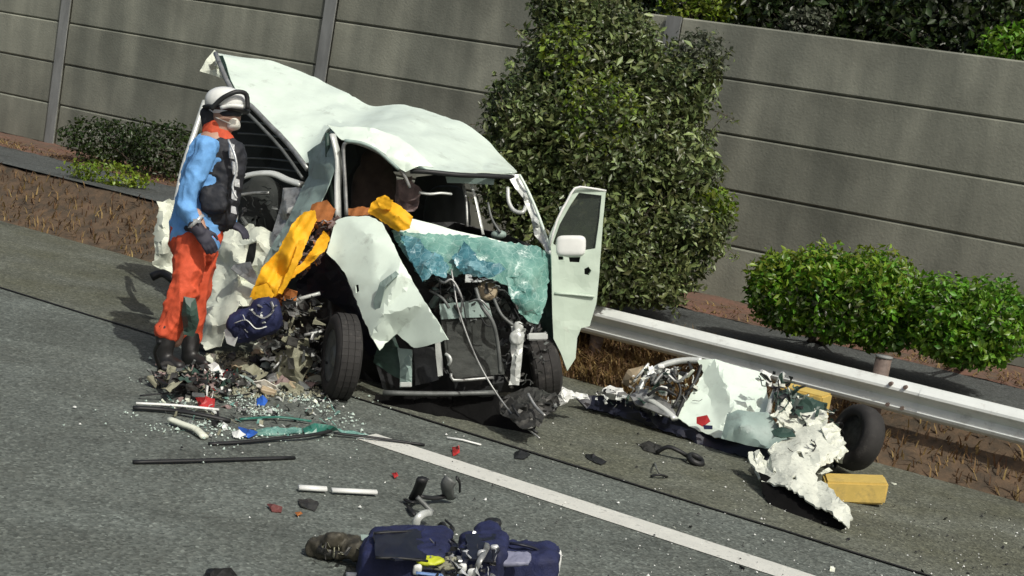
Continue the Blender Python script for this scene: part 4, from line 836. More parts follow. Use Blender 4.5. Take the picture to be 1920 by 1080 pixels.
clutter('engine_clutter', van, q_in([(925, 600), (1000, 600), (1040, 650), (1010, 720), (940, 730)], 8.6, 8.8), 60, .010, .028, ED, 72)
clutter('side_clutter', van, q_in([(500, 560), (600, 560), (610, 620), (600, 700), (500, 700)], 8.6, 8.85), 150, .012, .045, [M['engine'], M['black'], M['grey'], M['khaki'], M['steel']], 73)
clutter('torn_seam_clutter', van, q_in([(590, 415), (630, 410), (600, 480), (560, 520), (545, 510)], 8.68, 8.8), 70, .012, .03, [M['pink'], M['engine'], M['rust'], M['steel']], 74)
clutter('cabin_clutter', van, q_in([(448, 330), (560, 352), (520, 430), (440, 430)], 9.4, 9.6), 26, .012, .03, [M['black'], M['interior'], M['grey']], 76)
clutter('front_clutter', van, q_in([(935, 740), (1050, 735), (1040, 780), (1000, 800)], 8.2, 8.4), 22, .008, .022, [M['black'], M['engine'], M['grey']], 77)

# ------------------------------------------------------------------ navy bag by the crushed side
bg1 = root('navy_bag', G(480, 690), 'crumpled navy blue bag with pale straps at the foot of the crushed van side', 'bag')
c = Q(478, 604, 8.55)
bm = bmesh.new(); ellip(bm, c, (CR + CU * .35).normalized(), CF, (CU - CR * .35).normalized(), .165, .11, .10, .55); ellip(bm, Q(500, 586, 8.5), CR, CF, CU, .09, .08, .09, .7)
blob('bag_body', bm, M['navy'], bg1, .012, 3, .012, 12)
tube('strap', [(470, 580, 8.4), (480, 590, 8.38), (496, 596, 8.38), (512, 582, 8.4), (508, 566, 8.42)], .010, M['steel'], bg1, k=4, flat=.4)
tube('strap', [(440, 606, 8.42), (462, 600, 8.4), (480, 616, 8.4), (500, 612, 8.42)], .008, M['alu'], bg1, k=4, flat=.4)
clutter('bag_buckles', bg1, q_in([(440, 570), (520, 565), (520, 610), (450, 640)], 8.38, 8.43), 26, .006, .016, [M['alu'], M['navydark'], M['steel'], M['navy']], 79)
shard('flap', [(420, 620, 8.5), (432, 612, 8.48), (446, 634, 8.46), (440, 650, 8.48), (426, 644, 8.5)], M['white'], bg1, step=7, amp=.01)

# ------------------------------------------------------------------ rescuer
pr = root('person', G(352, 694), 'rescuer in white helmet, pale blue jacket, black vest and orange trousers standing at the van', 'person')
dP = 8.62
def J(x, y, o=0): return Q(x, y, dP + o)
M['jacket'] = mat('pale_blue_jacket', (.15, .37, .72), rough=.8, var=.2, scale=8, bump=.15, bscale=90)
M['trouser'] = mat('orange_trousers', (.60, .085, .032), rough=.8, var=.25, scale=7, bump=.15, bscale=90)
M['vest'] = mat('black_vest', (.016, .018, .024), rough=.7, var=.3, bump=.2)
M['skin'] = mat('skin', (.42, .25, .18), rough=.55, var=.05)
M['boot'] = mat('black_boot', (.015, .015, .015), rough=.45, var=.3)
M['glove'] = mat('dark_glove', (.03, .03, .045), rough=.7, var=.3)
M['helmet'] = mat('white_helmet', (.78, .80, .77), rough=.25, var=.02, coat=.4)
M['silver'] = mat('silver_reflective_tape', (.6, .62, .62), rough=.3, metal=.4, var=.25, scale=60)
M['mask'] = mat('white_mask', (.74, .72, .64), rough=.8, var=.04)
sh, hip = J(392, 268), J(372, 432)
# body: head, neck, wrists in one surface
bm = bmesh.new()
ellip(bm, J(424, 216), CR, CF, CU, .092, .075, .112, 1.0); capsule(bm, J(418, 236), J(402, 272), .06, .07)
ellip(bm, J(446, 222), CR, CF, CU, .022, .018, .02, 1.0)      # nose
capsule(bm, J(400, 270), J(378, 420), .10, .10); capsule(bm, J(368, 400, -.17), J(380, 432, -.19), .035, .03)
capsule(bm, J(366, 430, .02), J(352, 555, -.04), .07, .05); capsule(bm, J(352, 555, -.04), J(330, 640, -.04), .05, .04)
capsule(bm, J(372, 430, .14), J(366, 560, .14), .07, .05); capsule(bm, J(366, 560, .14), J(362, 650, .14), .05, .04)
bd = blob('body', bm, M['skin'], pr, .013, 4)
lathe('eye', J(443, 211, -.055), (CR - CF * .5), [(0, .001), (.003, .010), (.001, .013)], M['black'], pr, seg=10, closed=False)
# jacket
bm = bmesh.new()
capsule(bm, J(402, 284), J(384, 350), .112, .122, sq=1.3, sqdir=CR); capsule(bm, J(384, 350), J(370, 430), .122, .130, sq=1.25, sqdir=CR)
capsule(bm, J(388, 276, -.17), J(358, 345, -.21), .070, .060); capsule(bm, J(358, 345, -.21), J(350, 390, -.21), .060, .056)
capsule(bm, J(350, 394, -.21), J(364, 416, -.20), .054, .042); capsule(bm, J(404, 272, .17), J(400, 370, .22), .08, .06); capsule(bm, J(400, 370, .22), J(428, 415, .12), .06, .048)
capsule(bm, J(370, 420), J(368, 444), .132, .138, sq=1.25, sqdir=CR); capsule(bm, J(396, 414, -.02), J(408, 422, -.02), .055, .045)
blob('jacket', bm, M['jacket'], pr, .0085, 1, .013, 10, (1, 1, .8))
# gloves with separate fingers
bm = bmesh.new()
def hand(bm, w_, d_, up_, s=1.0):
    """w_ wrist, d_ finger direction, up_ back of the hand"""
    d_ = d_.normalized(); sd_ = d_.cross(up_).normalized(); up_ = sd_.cross(d_).normalized()
    ellip(bm, w_ + d_ * .045 * s, d_, sd_, up_, .052 * s, .043 * s, .020 * s, .8)
    for k, (o_, l_) in enumerate([(-.032, .062), (-.011, .074), (.011, .070), (.031, .055)]):
        a_ = w_ + d_ * .085 * s + sd_ * o_ * s; b_ = a_ + d_ * l_ * .5 * s - up_ * .012 * s; c_ = b_ + d_ * l_ * .35 * s - up_ * .028 * s
        capsule(bm, a_, b_, .0105 * s, .0095 * s, 8); capsule(bm, b_, c_, .0095 * s, .008 * s, 8)
    a_ = w_ + d_ * .025 * s - sd_ * .036 * s; b_ = a_ + d_ * .038 * s - sd_ * .026 * s - up_ * .01; capsule(bm, a_, b_, .013 * s, .011 * s, 8); capsule(bm, b_, b_ + d_ * .028 * s - up_ * .008, .011 * s, .009 * s, 8)
capsule(bm, J(366, 424, -.21), J(376, 436, -.215), .045, .04); hand(bm, J(374, 432, -.215), (CR * .55 - CU * .8 - CF * .1), (-CF + CR * .4), 1.05)
blob('glove', bm, M['glove'], pr, .0065, 2)
shard('cuff_tape', [(362, 410, 8.36), (376, 412, 8.35), (376, 418, 8.35), (362, 417, 8.36)], M['silver'], pr, step=6, thick=.004)
bm = bmesh.new(); capsule(bm, J(424, 410, .1), J(432, 420, .08), .042, .036); hand(bm, J(430, 418, .08), (CR * .8 - CU * .4 - CF * .1), (-CF * .3 + CU), 1.0)
blob('glove', bm, M['glove'], pr, .0065, 2)
# vest with pouches and reflective tape
bm = bmesh.new()
capsule(bm, J(414, 286), J(402, 345), .112, .118, sq=1.5, sqdir=CR); capsule(bm, J(402, 345), J(394, 402), .118, .118, sq=1.45, sqdir=CR)
ellip(bm, J(402, 374, -.12), CR, CF, CU, .085, .06, .085, .6); ellip(bm, J(424, 330, -.02), CR, CF, CU, .07, .10, .11, .6)
vs = blob('vest', bm, M['vest'], pr, .010, 2, .009, 16, (1, 1, 1))
for i, (y0, y1, xo) in enumerate([(268, 300, 430), (302, 330, 436), (334, 352, 440), (356, 376, 434), (386, 402, 434)]):
    shard('reflective_strip', [(xo, y0, 8.46), (xo + 9, y0 + 2, 8.48), (xo + 10, y1, 8.48), (xo, y1 - 3, 8.46)], M['silver'], vs, step=6, thick=.006, amp=.006, freq=14, seed=i)
tube('radio_cord', [(428, 262, 8.45), (440, 290, 8.42), (444, 320, 8.42), (436, 350, 8.42), (444, 372, 8.42)], .007, M['silver'], vs, k=4)
def band(name, p, q, r, m, par, t=.012, h=.028):
    ax = (q - p).normalized(); lathe(name, p, ax, [(-h / 2, r), (-h / 2, r + t), (h / 2, r + t), (h / 2, r)], m, par, seg=20)
band('wrist_band', J(368, 416, -.205), J(376, 424, -.20), .050, M['silver'], pr, h=.02)
tube('belt', [J(398, 432, -.06), J(378, 430, -.145), J(350, 428, -.12), J(338, 426, -.02)], .016, M['black'], pr, k=4, flat=1.4)
tube('back_seam', [J(384, 262, -.12), J(366, 300, -.06), J(352, 360, -.02), J(344, 420, -.02)], .006, M['vest'], pr, k=4)
# collar, helmet, mask
bm = bmesh.new(); capsule(bm, J(404, 240), J(424, 280, -.02), .062, .06, sq=1.2, sqdir=CR); capsule(bm, J(402, 246), J(418, 262), .075, .06)
blob('red_collar', bm, M['trouser'], pr, .011, 3, .006)
bm = bmesh.new(); ellip(bm, J(424, 192), (CR - CU * .12).normalized(), CF, (CU + CR * .12).normalized(), .135, .115, .098, .95)
hx = blob('helmet', bm, M['helmet'], pr, .011, 3)
bm = bmesh.new(); ellip(bm, J(424, 205), (CR - CU * .1).normalized(), CF, (CU + CR * .1).normalized(), .150, .124, .022, .85); capsule(bm, J(448, 202), J(466, 206), .03, .015, sq=.5)
blob('helmet_brim', bm, M['black'], hx, .009, 2)
tube('helmet_lamp_band', [(396, 205, 8.49), (412, 188, 8.48), (428, 178, 8.48), (446, 172, 8.5), (462, 178, 8.54), (464, 205, 8.55)], .015, M['black'], hx, k=4)
tube('helmet_visor', [(414, 202, 8.475), (434, 198, 8.465), (456, 200, 8.48)], .013, M['helmet'], hx, k=3)
bm = bmesh.new(); capsule(bm, J(394, 212), J(398, 240), .05, .045, sq=1.3); ellip(bm, J(430, 212, -.02), CR, CF, CU, .075, .07, .035, .9)
blob('neck_cover', bm, M['vest'], pr, .01, 3, .004)
bm = bmesh.new(); ellip(bm, J(437, 232, -.005), (CR + CU * .2).normalized(), CF, (CU - CR * .2).normalized(), .043, .060, .042, .7)
blob('face_mask', bm, M['mask'], pr, .008, 2)
tube('mask_strap', [(432, 232, 8.55), (418, 226, 8.545), (404, 220, 8.56)], .004, M['mask'], pr, k=2, seg=5)
# trousers and boots
bm = bmesh.new()
capsule(bm, J(368, 438), J(366, 462), .13, .125, sq=1.25, sqdir=CR)
capsule(bm, J(360, 452, -.06), J(346, 545, -.10), .100, .078); capsule(bm, J(346, 545, -.10), J(314, 622, -.10), .088, .072)
capsule(bm, J(376, 452, .08), J(370, 545, .10), .11, .082); capsule(bm, J(370, 545, .10), J(358, 630, .12), .08, .065)
blob('trousers', bm, M['trouser'], pr, .0085, 1, .016, 9, (1, 1, .8))
for p0, p1, p2 in ((J(312, 618, -.10), J(308, 668, -.10), J(336, 678, -.16)), (J(358, 628, .12), J(354, 672, .10), J(384, 682, .04))):
    bm = bmesh.new(); z0 = p1.copy(); z0.z = .055; tz = p2.copy(); tz.z = .045
    capsule(bm, p0, z0 + Vector((0, 0, .04)), .068, .052); capsule(bm, z0, tz, .050, .042, sq=.9); capsule(bm, z0 - Vector((0, 0, .015)), tz - Vector((0, 0, .01)), .045, .04)
    blob('boot', bm, M['boot'], pr, .011, 3, .003)
shard('leg_shade_patch', [(346, 556, 8.4), (366, 560, 8.42), (372, 600, 8.44), (362, 632, 8.46), (344, 628, 8.44), (338, 590, 8.42)], M['darkgreen'], pr, inner=[(356, 592, 8.36)], step=8, amp=.012, thick=.012)  # dark green patch added to paint shade onto the leg

# ------------------------------------------------------------------ torn parts on the shoulder, right of the van
def top(fn, name, lb, cat, *a, group=None, **k):
    return tag(fn(name, *a, **k), lb, cat, group)
top(shard, 'bumper_and_shade', 'long black plastic bumper skin and painted shade under the torn white body parts', 'bumper', [(1080, 744, 9.35), (1112, 738, 9.4), (1170, 748, 9.35), (1230, 770, 9.25), (1290, 790, 9.1), (1350, 812, 8.98), (1420, 832, 8.85), (1450, 850, 8.75), (1436, 870, 8.68), (1380, 852, 8.8), (1310, 832, 8.92), (1240, 806, 9.08), (1160, 780, 9.25), (1100, 762, 9.35)], M['navydark'], inner=[(1200, 775, 9.1), (1300, 806, 8.95)], step=8, thick=.02, amp=.012, shade=True, pleat=(70, 40, .008), jag=2)  # black bumper whose dark strip also paints the shade of the parts above
bp_ = root('torn_door_panel', G(1370, 845), 'pale green crumpled sheet metal panel with a red sticker, standing among the torn parts', 'car panel')
shard('panel_skin', [(1308, 676, 9.3), (1340, 672, 9.3), (1392, 688, 9.3), (1432, 700, 9.28), (1440, 740, 9.15), (1446, 780, 9.0), (1452, 812, 8.86), (1436, 836, 8.78), (1400, 828, 8.84), (1340, 820, 8.9), (1298, 802, 8.98), (1268, 784, 9.05), (1284, 756, 9.15), (1306, 722, 9.25), (1318, 700, 9.3)], M['paint'], bp_, inner=[(1360, 720, 9.12), (1376, 766, 8.95), (1350, 800, 8.92), (1400, 790, 8.98), (1330, 745, 9.16)], step=7, thick=.008, amp=.005, freq=5, shade=True, jag=1.2, crease=.004, sharp=.25)
shard('panel_flap', [(1362, 776, 8.78), (1384, 768, 8.76), (1440, 772, 8.74), (1462, 800, 8.68), (1476, 824, 8.62), (1440, 842, 8.62), (1400, 836, 8.66), (1352, 822, 8.72)], M['shadepaint'], bp_, inner=[(1388, 800, 8.66)], step=7, thick=.006, amp=.010, shade=True)  # darker facet of the panel, shade put into its colour
shard('red_sticker', [(1306, 782, 8.93), (1326, 778, 8.90), (1332, 790, 8.88), (1318, 800, 8.88), (1306, 794, 8.91)], M['red'], bp_, step=6, thick=.003)
shard('blue_mark', [(1318, 797, 8.87), (1336, 798, 8.86), (1336, 805, 8.86), (1320, 805, 8.87)], M['navy'], bp_, step=6, thick=.003)
fr_ = root('torn_front_frame', G(1235, 790), 'bent pale metal frame ring with broken machinery inside, left of the crumpled panel', 'car part')
tube('frame_arch', [(1196, 738, 9.3), (1212, 706, 9.35), (1240, 686, 9.38), (1280, 676, 9.38), (1316, 676, 9.35)], .022, M['alu'], fr_, k=4)
tube('frame_arch', [(1198, 742, 9.25), (1222, 752, 9.15), (1252, 772, 9.05), (1266, 786, 9.0)], .030, M['alu'], fr_, k=4, flat=.6)
tube('frame_bar', [(1316, 678, 9.33), (1306, 710, 9.25), (1284, 745, 9.15), (1268, 782, 9.02)], .012, M['black'], fr_, k=3)
shard('frame_plate', [(1180, 740, 9.2), (1206, 730, 9.25), (1236, 744, 9.15), (1258, 760, 9.08), (1266, 776, 9.02), (1250, 782, 9.0), (1222, 770, 9.06), (1190, 758, 9.14)], M['steel'], fr_, step=6, amp=.012, thick=.01, shade=True)
rr = random.Random(8)
for i in range(22):
    x = rr.uniform(1205, 1305); y = rr.uniform(692, 765) + (x - 1255) * .1; s = rr.uniform(.018, .045); ax, a, b = basis(Vector((rr.gauss(0, 1), rr.gauss(0, 1), rr.gauss(0, 1))))
    bm = bmesh.new(); add_box(bm, Q(x, y, rr.uniform(9.15, 9.35)), ax, a, b, s * 2, s * 1.4, s * .8); bmesh.ops.recalc_face_normals(bm, faces=bm.faces[:]); bmesh.ops.bevel(bm, geom=bm.edges[:], offset=s * .2, segments=1, affect='EDGES')
    fin('machine_part', bm, rr.choice([M['engine'], M['black'], M['alu'], M['white'], M['steel']]), fr_)
for i, h in enumerate([[(1226, 720, 9.1), (1246, 700, 9.12), (1270, 716, 9.1), (1290, 700, 9.1)], [(1254, 690, 9.15), (1276, 730, 9.1), (1262, 764, 9.05)], [(1214, 742, 9.1), (1240, 728, 9.08), (1268, 742, 9.05)]]): tube('hose', h, .010, M['black'] if i else M['steel'], fr_, k=5)
top(shard, 'crushed_lamp_housing', 'small white crushed lamp housing at the left end of the torn parts', 'car part', [(1128, 734, 9.35), (1146, 722, 9.38), (1168, 726, 9.35), (1178, 744, 9.28), (1160, 752, 9.26), (1134, 748, 9.3)], M['white'], inner=[(1152, 738, 9.2)], step=7, amp=.02, freq=12, thick=.01)
top(shard, 'beige_bracket', 'beige broken bracket standing between dry grass and the bent frame', 'car part', [(1164, 716, 9.45), (1176, 692, 9.5), (1204, 684, 9.5), (1200, 708, 9.45), (1180, 726, 9.4)], M['beige'], inner=[(1186, 704, 9.36)], step=7, amp=.015, thick=.01)
top(tube, 'bent_white_rod', 'thin white bent rod leaning up left of the frame ring', 'rod', [(1188, 716, 9.35), (1204, 696, 9.35), (1216, 682, 9.38)], .009, M['alu'])
top(tube, 'bent_white_rod', 'slanted pale rod standing at the right edge of the crumpled panel', 'rod', [(1438, 790, 8.85), (1446, 752, 9.0), (1468, 700, 9.15)], .018, M['alu'])
top(shard, 'white_scrap', 'crumpled white scrap on the asphalt below the open door', 'scrap', [(1030, 732, 8.95), (1052, 724, 8.97), (1078, 734, 8.95), (1104, 738, 8.93), (1104, 750, 8.9), (1072, 752, 8.88), (1050, 764, 8.84), (1034, 752, 8.88)], M['white'], inner=[(1058, 742, 8.8)], step=7, amp=.025, freq=14, thick=.008)
# big torn white panel at right
top(shard, 'torn_white_body_panel', 'large torn white body panel full of rips, its tip pointing down the shoulder at right', 'car panel',
    [(1446, 776, 8.7), (1474, 778, 8.75), (1504, 786, 8.75), (1530, 780, 8.78), (1546, 768, 8.8), (1552, 796, 8.65), (1566, 808, 8.55), (1574, 842, 8.35), (1560, 864, 8.2), (1530, 884, 8.05), (1534, 900, 7.95), (1566, 924, 7.72), (1590, 950, 7.5), (1598, 972, 7.4), (1588, 992, 7.35), (1574, 976, 7.4), (1558, 962, 7.45), (1528, 948, 7.55), (1496, 926, 7.68), (1466, 910, 7.8), (1430, 902, 7.95), (1414, 880, 8.1), (1402, 846, 8.3), (1424, 852, 8.3), (1438, 872, 8.2), (1444, 840, 8.35), (1470, 822, 8.5), (1494, 812, 8.55)],
    M['torn'], inner=[(1500, 830, 8.3), (1480, 860, 8.1), (1530, 830, 8.32), (1470, 890, 7.9), (1510, 900, 7.82), (1540, 860, 8.1), (1560, 944, 7.52), (1450, 885, 8.0)],
    holes=[[(1492, 846, 8.2), (1502, 848, 8.2), (1508, 860, 8.15), (1498, 856, 8.15)], [(1484, 894, 7.85), (1492, 892, 7.85), (1492, 900, 7.84), (1486, 900, 7.84)], [(1450, 880, 8), (1456, 884, 8), (1452, 888, 8)]], step=6, thick=.012, amp=.008, freq=7, shade=True, smooth=1, jag=3, pleat=(55, 46, .010), sharp=.35)
top(shard, 'flap_shade_sheet', 'black sheet added as painted shade under the large torn white sheet', 'shade', [(1424, 886, 8.02), (1446, 896, 7.95), (1480, 916, 7.82), (1530, 948, 7.62), (1580, 976, 7.45), (1586, 988, 7.42), (1572, 994, 7.46), (1530, 982, 7.52), (1480, 966, 7.62), (1444, 950, 7.72), (1430, 922, 7.88)], M['rubber_shade_black'], inner=[(1500, 948, 7.66)], step=8, thick=.01, amp=.008, jag=2)  # black sheet added to paint in the flap's shadow

top(shard, 'window_surround', 'dark torn window surround with a pale rim beside the yellow block', 'car part', [(1452, 734, 9.0), (1476, 728, 9.05), (1510, 740, 9.0), (1548, 752, 8.95), (1540, 776, 8.85), (1500, 784, 8.82), (1458, 776, 8.85)], M['darkgreen'], inner=[(1496, 755, 9.0)], step=9, amp=.02, thick=.02)
top(shard, 'torn_green_flap', 'small dark green torn flap on the big white torn panel', 'car part', [(1446, 806, 8.5), (1466, 800, 8.5), (1486, 806, 8.48), (1492, 818, 8.42), (1466, 822, 8.42), (1452, 818, 8.45)], M['darkgreen'], step=8, amp=.015)
top(shard, 'curled_white_strip', 'white curled metal scrap against the bank above the yellow block', 'scrap', [(1410, 700, 9.4), (1430, 692, 9.4), (1448, 700, 9.38), (1444, 722, 9.3), (1426, 724, 9.3), (1416, 714, 9.35)], M['white'], inner=[(1430, 708, 9.25)], step=6, amp=.02, freq=14)
kk = (W(1, 0, 0)).normalized()
for i, (px, py, ln, lb, hh) in enumerate([(1506, 780, .30, 'yellow painted concrete block behind the torn white panel', .16), (1596, 936, .36, 'yellow painted concrete block at the right edge, in front of the tyre', .13)]):
    c = G(px, py) if i else Q(1508, 752, 9.35) - Vector((0, 0, hh / 2)); o = top(box, 'yellow_block', lb, 'block', c + Vector((0, .0, hh / 2)), (ln, .22, hh), M['yellowcurb'], ax=(-D) if i == 0 else (CR * .98 + Vector((0, -.12, 0))).normalized(), ay=N if i == 0 else Vector((.12, .98, 0)).normalized(), bev=.012, group='yellow blocks among the torn parts')
old = root('old_tyre', G(1610, 880), 'dusty grey brown tyre leaning against the bank behind the torn white panel', 'tyre')
c = Q(1606, 820, 8.78)
lathe('tyre_casing', c, (CR * -.9 - CF * .35 + CU * .35), [(-.07, .13), (-.075, .17), (-.06, .20), (-.03, .212), (.03, .212), (.06, .20), (.075, .17), (.07, .13)], M['rubber'], old, seg=40)
lathe('wheel_disc', c, (CR * -.9 - CF * .35 + CU * .35), [(-.06, .128), (.05, .128), (.02, .09), (.03, .04), (.03, .001)], M['engine'], old, seg=28, closed=False)
HM = [M['white'], M['paint_dirty'], M['steel'], M['black'], M['engine'], M['darkgreen'], M['alu'], M['torn']]
HL = 'torn bits of %s heaped among the wreckage right of the van'
clutter('wreckage_bits', None, q_in([(1180, 700), (1300, 680), (1310, 760), (1260, 790), (1170, 750)], 9.1, 9.3), 110, .01, .032, HM, 81, HL + ', by the ring frame', 'debris')
clutter('wreckage_bits', None, q_in([(1410, 690), (1460, 700), (1560, 760), (1600, 820), (1560, 890), (1500, 800), (1440, 740)], 8.6, 9.0), 90, .012, .04, [M['torn'], M['black'], M['engine'], M['darkgreen'], M['black']], 82, HL + ', by the tyre', 'debris')
clutter('wreckage_bits', None, q_in([(1420, 840), (1540, 820), (1560, 880), (1480, 910), (1430, 890)], 8.15, 8.4), 30, .01, .025, [M['torn'], M['black']], 83, HL + ', under the torn sheet', 'debris')
clutter('wreckage_bits', None, q_in([(1110, 730), (1200, 735), (1300, 790), (1280, 800), (1120, 752)], 9.15, 9.3), 50, .008, .025, HM, 84, HL + ', on the black bumper', 'debris')
for i, (o_, lb) in enumerate([([(1540, 800, 8.5), (1560, 790, 8.55), (1578, 812, 8.5), (1586, 846, 8.35), (1570, 868, 8.25), (1556, 840, 8.35)], 'small curled white strip in front of the tyre'),
    ([(1452, 776, 8.7), (1470, 748, 8.8), (1484, 752, 8.8), (1480, 790, 8.7), (1464, 806, 8.6)], 'narrow white torn strip left of the dark window surround'),
    ([(1500, 776, 8.72), (1530, 766, 8.76), (1556, 776, 8.7), (1548, 800, 8.6), (1516, 796, 8.62)], 'white torn lip on top of the large torn sheet'),
    ([(1410, 846, 8.28), (1424, 842, 8.28), (1436, 876, 8.15), (1428, 898, 8.05), (1416, 880, 8.15)], 'upright pale splinter at the left edge of the large torn sheet')]):
    tag(shard('torn_strip', o_, M['torn'], None, step=5, thick=.006, amp=.014, freq=12, jag=3, shade=True, seed=i, pleat=(60, 16, .015)), lb, 'scrap', 'torn white strips')
# small parts on the asphalt: all positions are ground points
def gp(x, y, z=.012): return G(x, y, z)
def rod(lb, cat, P, r, m, name, k=3, flat=.6, group=None, r2=None): return top(tube, name, lb, cat, [gp(x, y, z) for x, y, z in P], r, m, k=k, flat=flat, group=group, r2=r2)
rod('long thin black rubber strip ending in the white road line', 'rubber strip', [(392, 832, .01), (450, 829, .015), (520, 822, .02), (580, 816, .03), (620, 808, .03)], .014, M['black'], 'rubber_strip')
rod('thin black rubber strip right of the teal shard', 'rubber strip', [(626, 812, .02), (680, 818, .02), (740, 826, .015), (796, 834, .01)], .012, M['black'], 'rubber_strip')
rod('straight black strip with lumps, nearest the left edge of the road', 'rubber strip', [(250, 866, .012), (340, 864, .015), (440, 861, .014), (552, 858, .01)], .015, M['black'], 'rubber_strip')
for i, (x, y) in enumerate([(372, 870), (398, 872), (430, 871)]): 
    pass
top(shard, 'black_lump', 'black lumpy clip hanging on the straight black strip', 'scrap', [(360, 862, 7.32), (396, 862, 7.32), (452, 864, 7.32), (448, 874, 7.26), (402, 880, 7.22), (362, 872, 7.26)], M['black'], step=8, amp=.008, thick=.01)
rod('black trim strip with a white edge at the left, above the curved white one', 'trim', [(250, 764, .02), (310, 768, .02), (370, 776, .03), (432, 789, .012)], .02, M['black'], 'trim_strip')
rod('pale long thin strip beside the black trim strip', 'trim', [(255, 756, .03), (330, 760, .03), (410, 768, .02)], .012, M['white'], 'trim_strip')
rod('short curved dirty white piece on the road at the left', 'trim', [(318, 786, .03), (344, 796, .03), (366, 804, .03), (384, 820, .015)], .024, M['paint_dirty'], 'trim_strip')
rod('white plastic bar lying on the road, the shorter left one', 'plastic bar', [(560, 914, .02), (612, 917, .02)], .022, M['white'], 'white_bar', k=1)
rod('white plastic bar lying on the road, the longer right one', 'plastic bar', [(622, 919, .02), (706, 923, .02)], .02, M['white'], 'white_bar', k=1)
rod('thin white splinter lying beyond the road line', 'plastic bar', [(838, 820, .012), (868, 825, .012), (902, 834, .01)], .009, M['white'], 'white_splinter', k=1)
rod('white splinter just below the navy equipment at the bottom edge', 'plastic bar', [(650, 1078, .02), (690, 1080, .02)], .018, M['white'], 'white_splinter', k=1)
def gs(lb, cat, name, P, m, zz=.02, amp=.01, thick=.006, group=None, step=7, freq=14):
    out = [(x, y, z) for x, y, z in P]
    return top(shard, name, lb, cat, out, m, step=step, amp=amp, thick=thick, freq=freq, to3=lambda x, y, z: G(x, y, z), group=group)
gs('dark teal glass shard lying across the thin black strip', 'shard', 'teal_shard', [(568, 804, .02), (590, 794, .06), (628, 800, .05), (636, 806, .02), (600, 814, .012), (570, 814, .01)], M['teal'])
gs('pale teal film piece beside the dark teal shard', 'shard', 'teal_shard', [(480, 806, .01), (520, 800, .03), (566, 802, .02), (568, 810, .01), (520, 814, .01), (482, 816, .01)], M['glassteal'])
gs('pale glassy sliver right of the dark teal shard', 'shard', 'teal_shard', [(632, 803, .03), (668, 810, .015), (690, 816, .01), (640, 812, .012)], M['glassteal'])
gs('blue and white wrapper on the road near the black strip', 'wrapper', 'wrapper', [(446, 802, .02), (470, 806, .05), (484, 812, .02), (466, 820, .012), (450, 814, .012)], M['blue'])
gs('white crumpled wrapper beside the blue one', 'wrapper', 'wrapper', [(434, 810, .02), (448, 804, .05), (462, 814, .03), (450, 822, .012), (438, 820, .012)], M['white'])
gs('red plastic fragment at the left edge of the debris', 'fragment', 'red_fragment', [(366, 746, .03), (386, 742, .07), (404, 748, .05), (400, 764, .015), (374, 764, .015)], M['red'])
gs('small blue plastic fragment below the crushed side of the van', 'fragment', 'blue_fragment', [(480, 748, .03), (492, 742, .06), (502, 750, .04), (496, 762, .012), (482, 760, .012)], M['blue'])
gs('cream coloured flat piece in front of the crushed side', 'fragment', 'cream_piece', [(474, 718, .06), (496, 712, .09), (516, 722, .06), (524, 732, .02), (502, 734, .015), (482, 728, .03)], M['mask'])
gs('dark red fragment on the road left of the two white bars', 'fragment', 'red_fragment', [(500, 946, .01), (514, 944, .03), (532, 952, .02), (530, 960, .008), (510, 956, .01)], mat('dark_red_plastic', (.13, .04, .035), rough=.5))
gs('tiny dark red chip just left under the white bars', 'fragment', 'red_fragment', [(554, 962, .01), (564, 960, .02), (568, 965, .008), (558, 968, .008)], M['rust'])
gs('tiny red chip on the road below the white line, mid picture', 'fragment', 'red_fragment', [(734, 888, .012), (742, 886, .03), (747, 892, .015), (738, 896, .008)], M['red'])
gs('small red fragment beyond the white line', 'fragment', 'red_fragment', [(847, 838, .02), (860, 836, .05), (862, 850, .015), (850, 852, .01)], M['red'])
gs('flat black fragment at the bottom left edge', 'fragment', 'black_fragment', [(386, 1070, .02), (404, 1064, .05), (436, 1068, .04), (444, 1082, .01), (388, 1084, .01)], M['black'])
gs('dark stained rag of debris left of the white bars end', 'fragment', 'dark_fragment', [(562, 936, .012), (584, 932, .03), (598, 946, .02), (590, 956, .01), (568, 950, .01)], M['engine'], amp=.015)
# black curl with pale hub and parts by it
ring = root('rubber_ring', G(1304, 872), 'black rubber ring lying on the shoulder in front of the torn parts', 'rubber ring')
c = G(1304, 862, .03); lathe('ring', c, Vector((.25, -.2, .9)), [(-.015, .035), (-.02, .05), (0, .064), (.02, .05), (.015, .035)], M['black'], ring, seg=24)
rod('black curved bracket lying beside the black rubber ring', 'car part', [(1232, 848, .02), (1252, 838, .07), (1274, 846, .06), (1290, 856, .03)], .022, M['black'], 'curved_bracket')
rod('small black cross shaped clip lying below the rubber ring', 'car part', [(1220, 893, .012), (1236, 890, .03), (1250, 894, .012)], .012, M['black'], 'clip')
rod('thin dark wire stub standing up left of the rubber ring', 'wire', [(1228, 868, .012), (1230, 876, .05), (1236, 888, .012)], .006, M['grey'], 'wire_stub')
gs('dark rag flat on the shoulder left of the curved bracket', 'fragment', 'dark_fragment', [(1196, 832, .01), (1216, 826, .03), (1244, 840, .03), (1236, 850, .012), (1206, 844, .01)], M['engine'], amp=.012)
gs('black flat piece beside the road joint', 'fragment', 'dark_fragment', [(1096, 852, .01), (1114, 850, .04), (1138, 866, .012), (1128, 872, .01), (1104, 862, .01)], M['black'], amp=.01)
gs('small black loop of debris beyond the line, mid picture', 'fragment', 'dark_fragment', [(962, 848, .01), (976, 842, .04), (992, 852, .02), (984, 860, .01), (966, 858, .01)], M['black'], amp=.012)
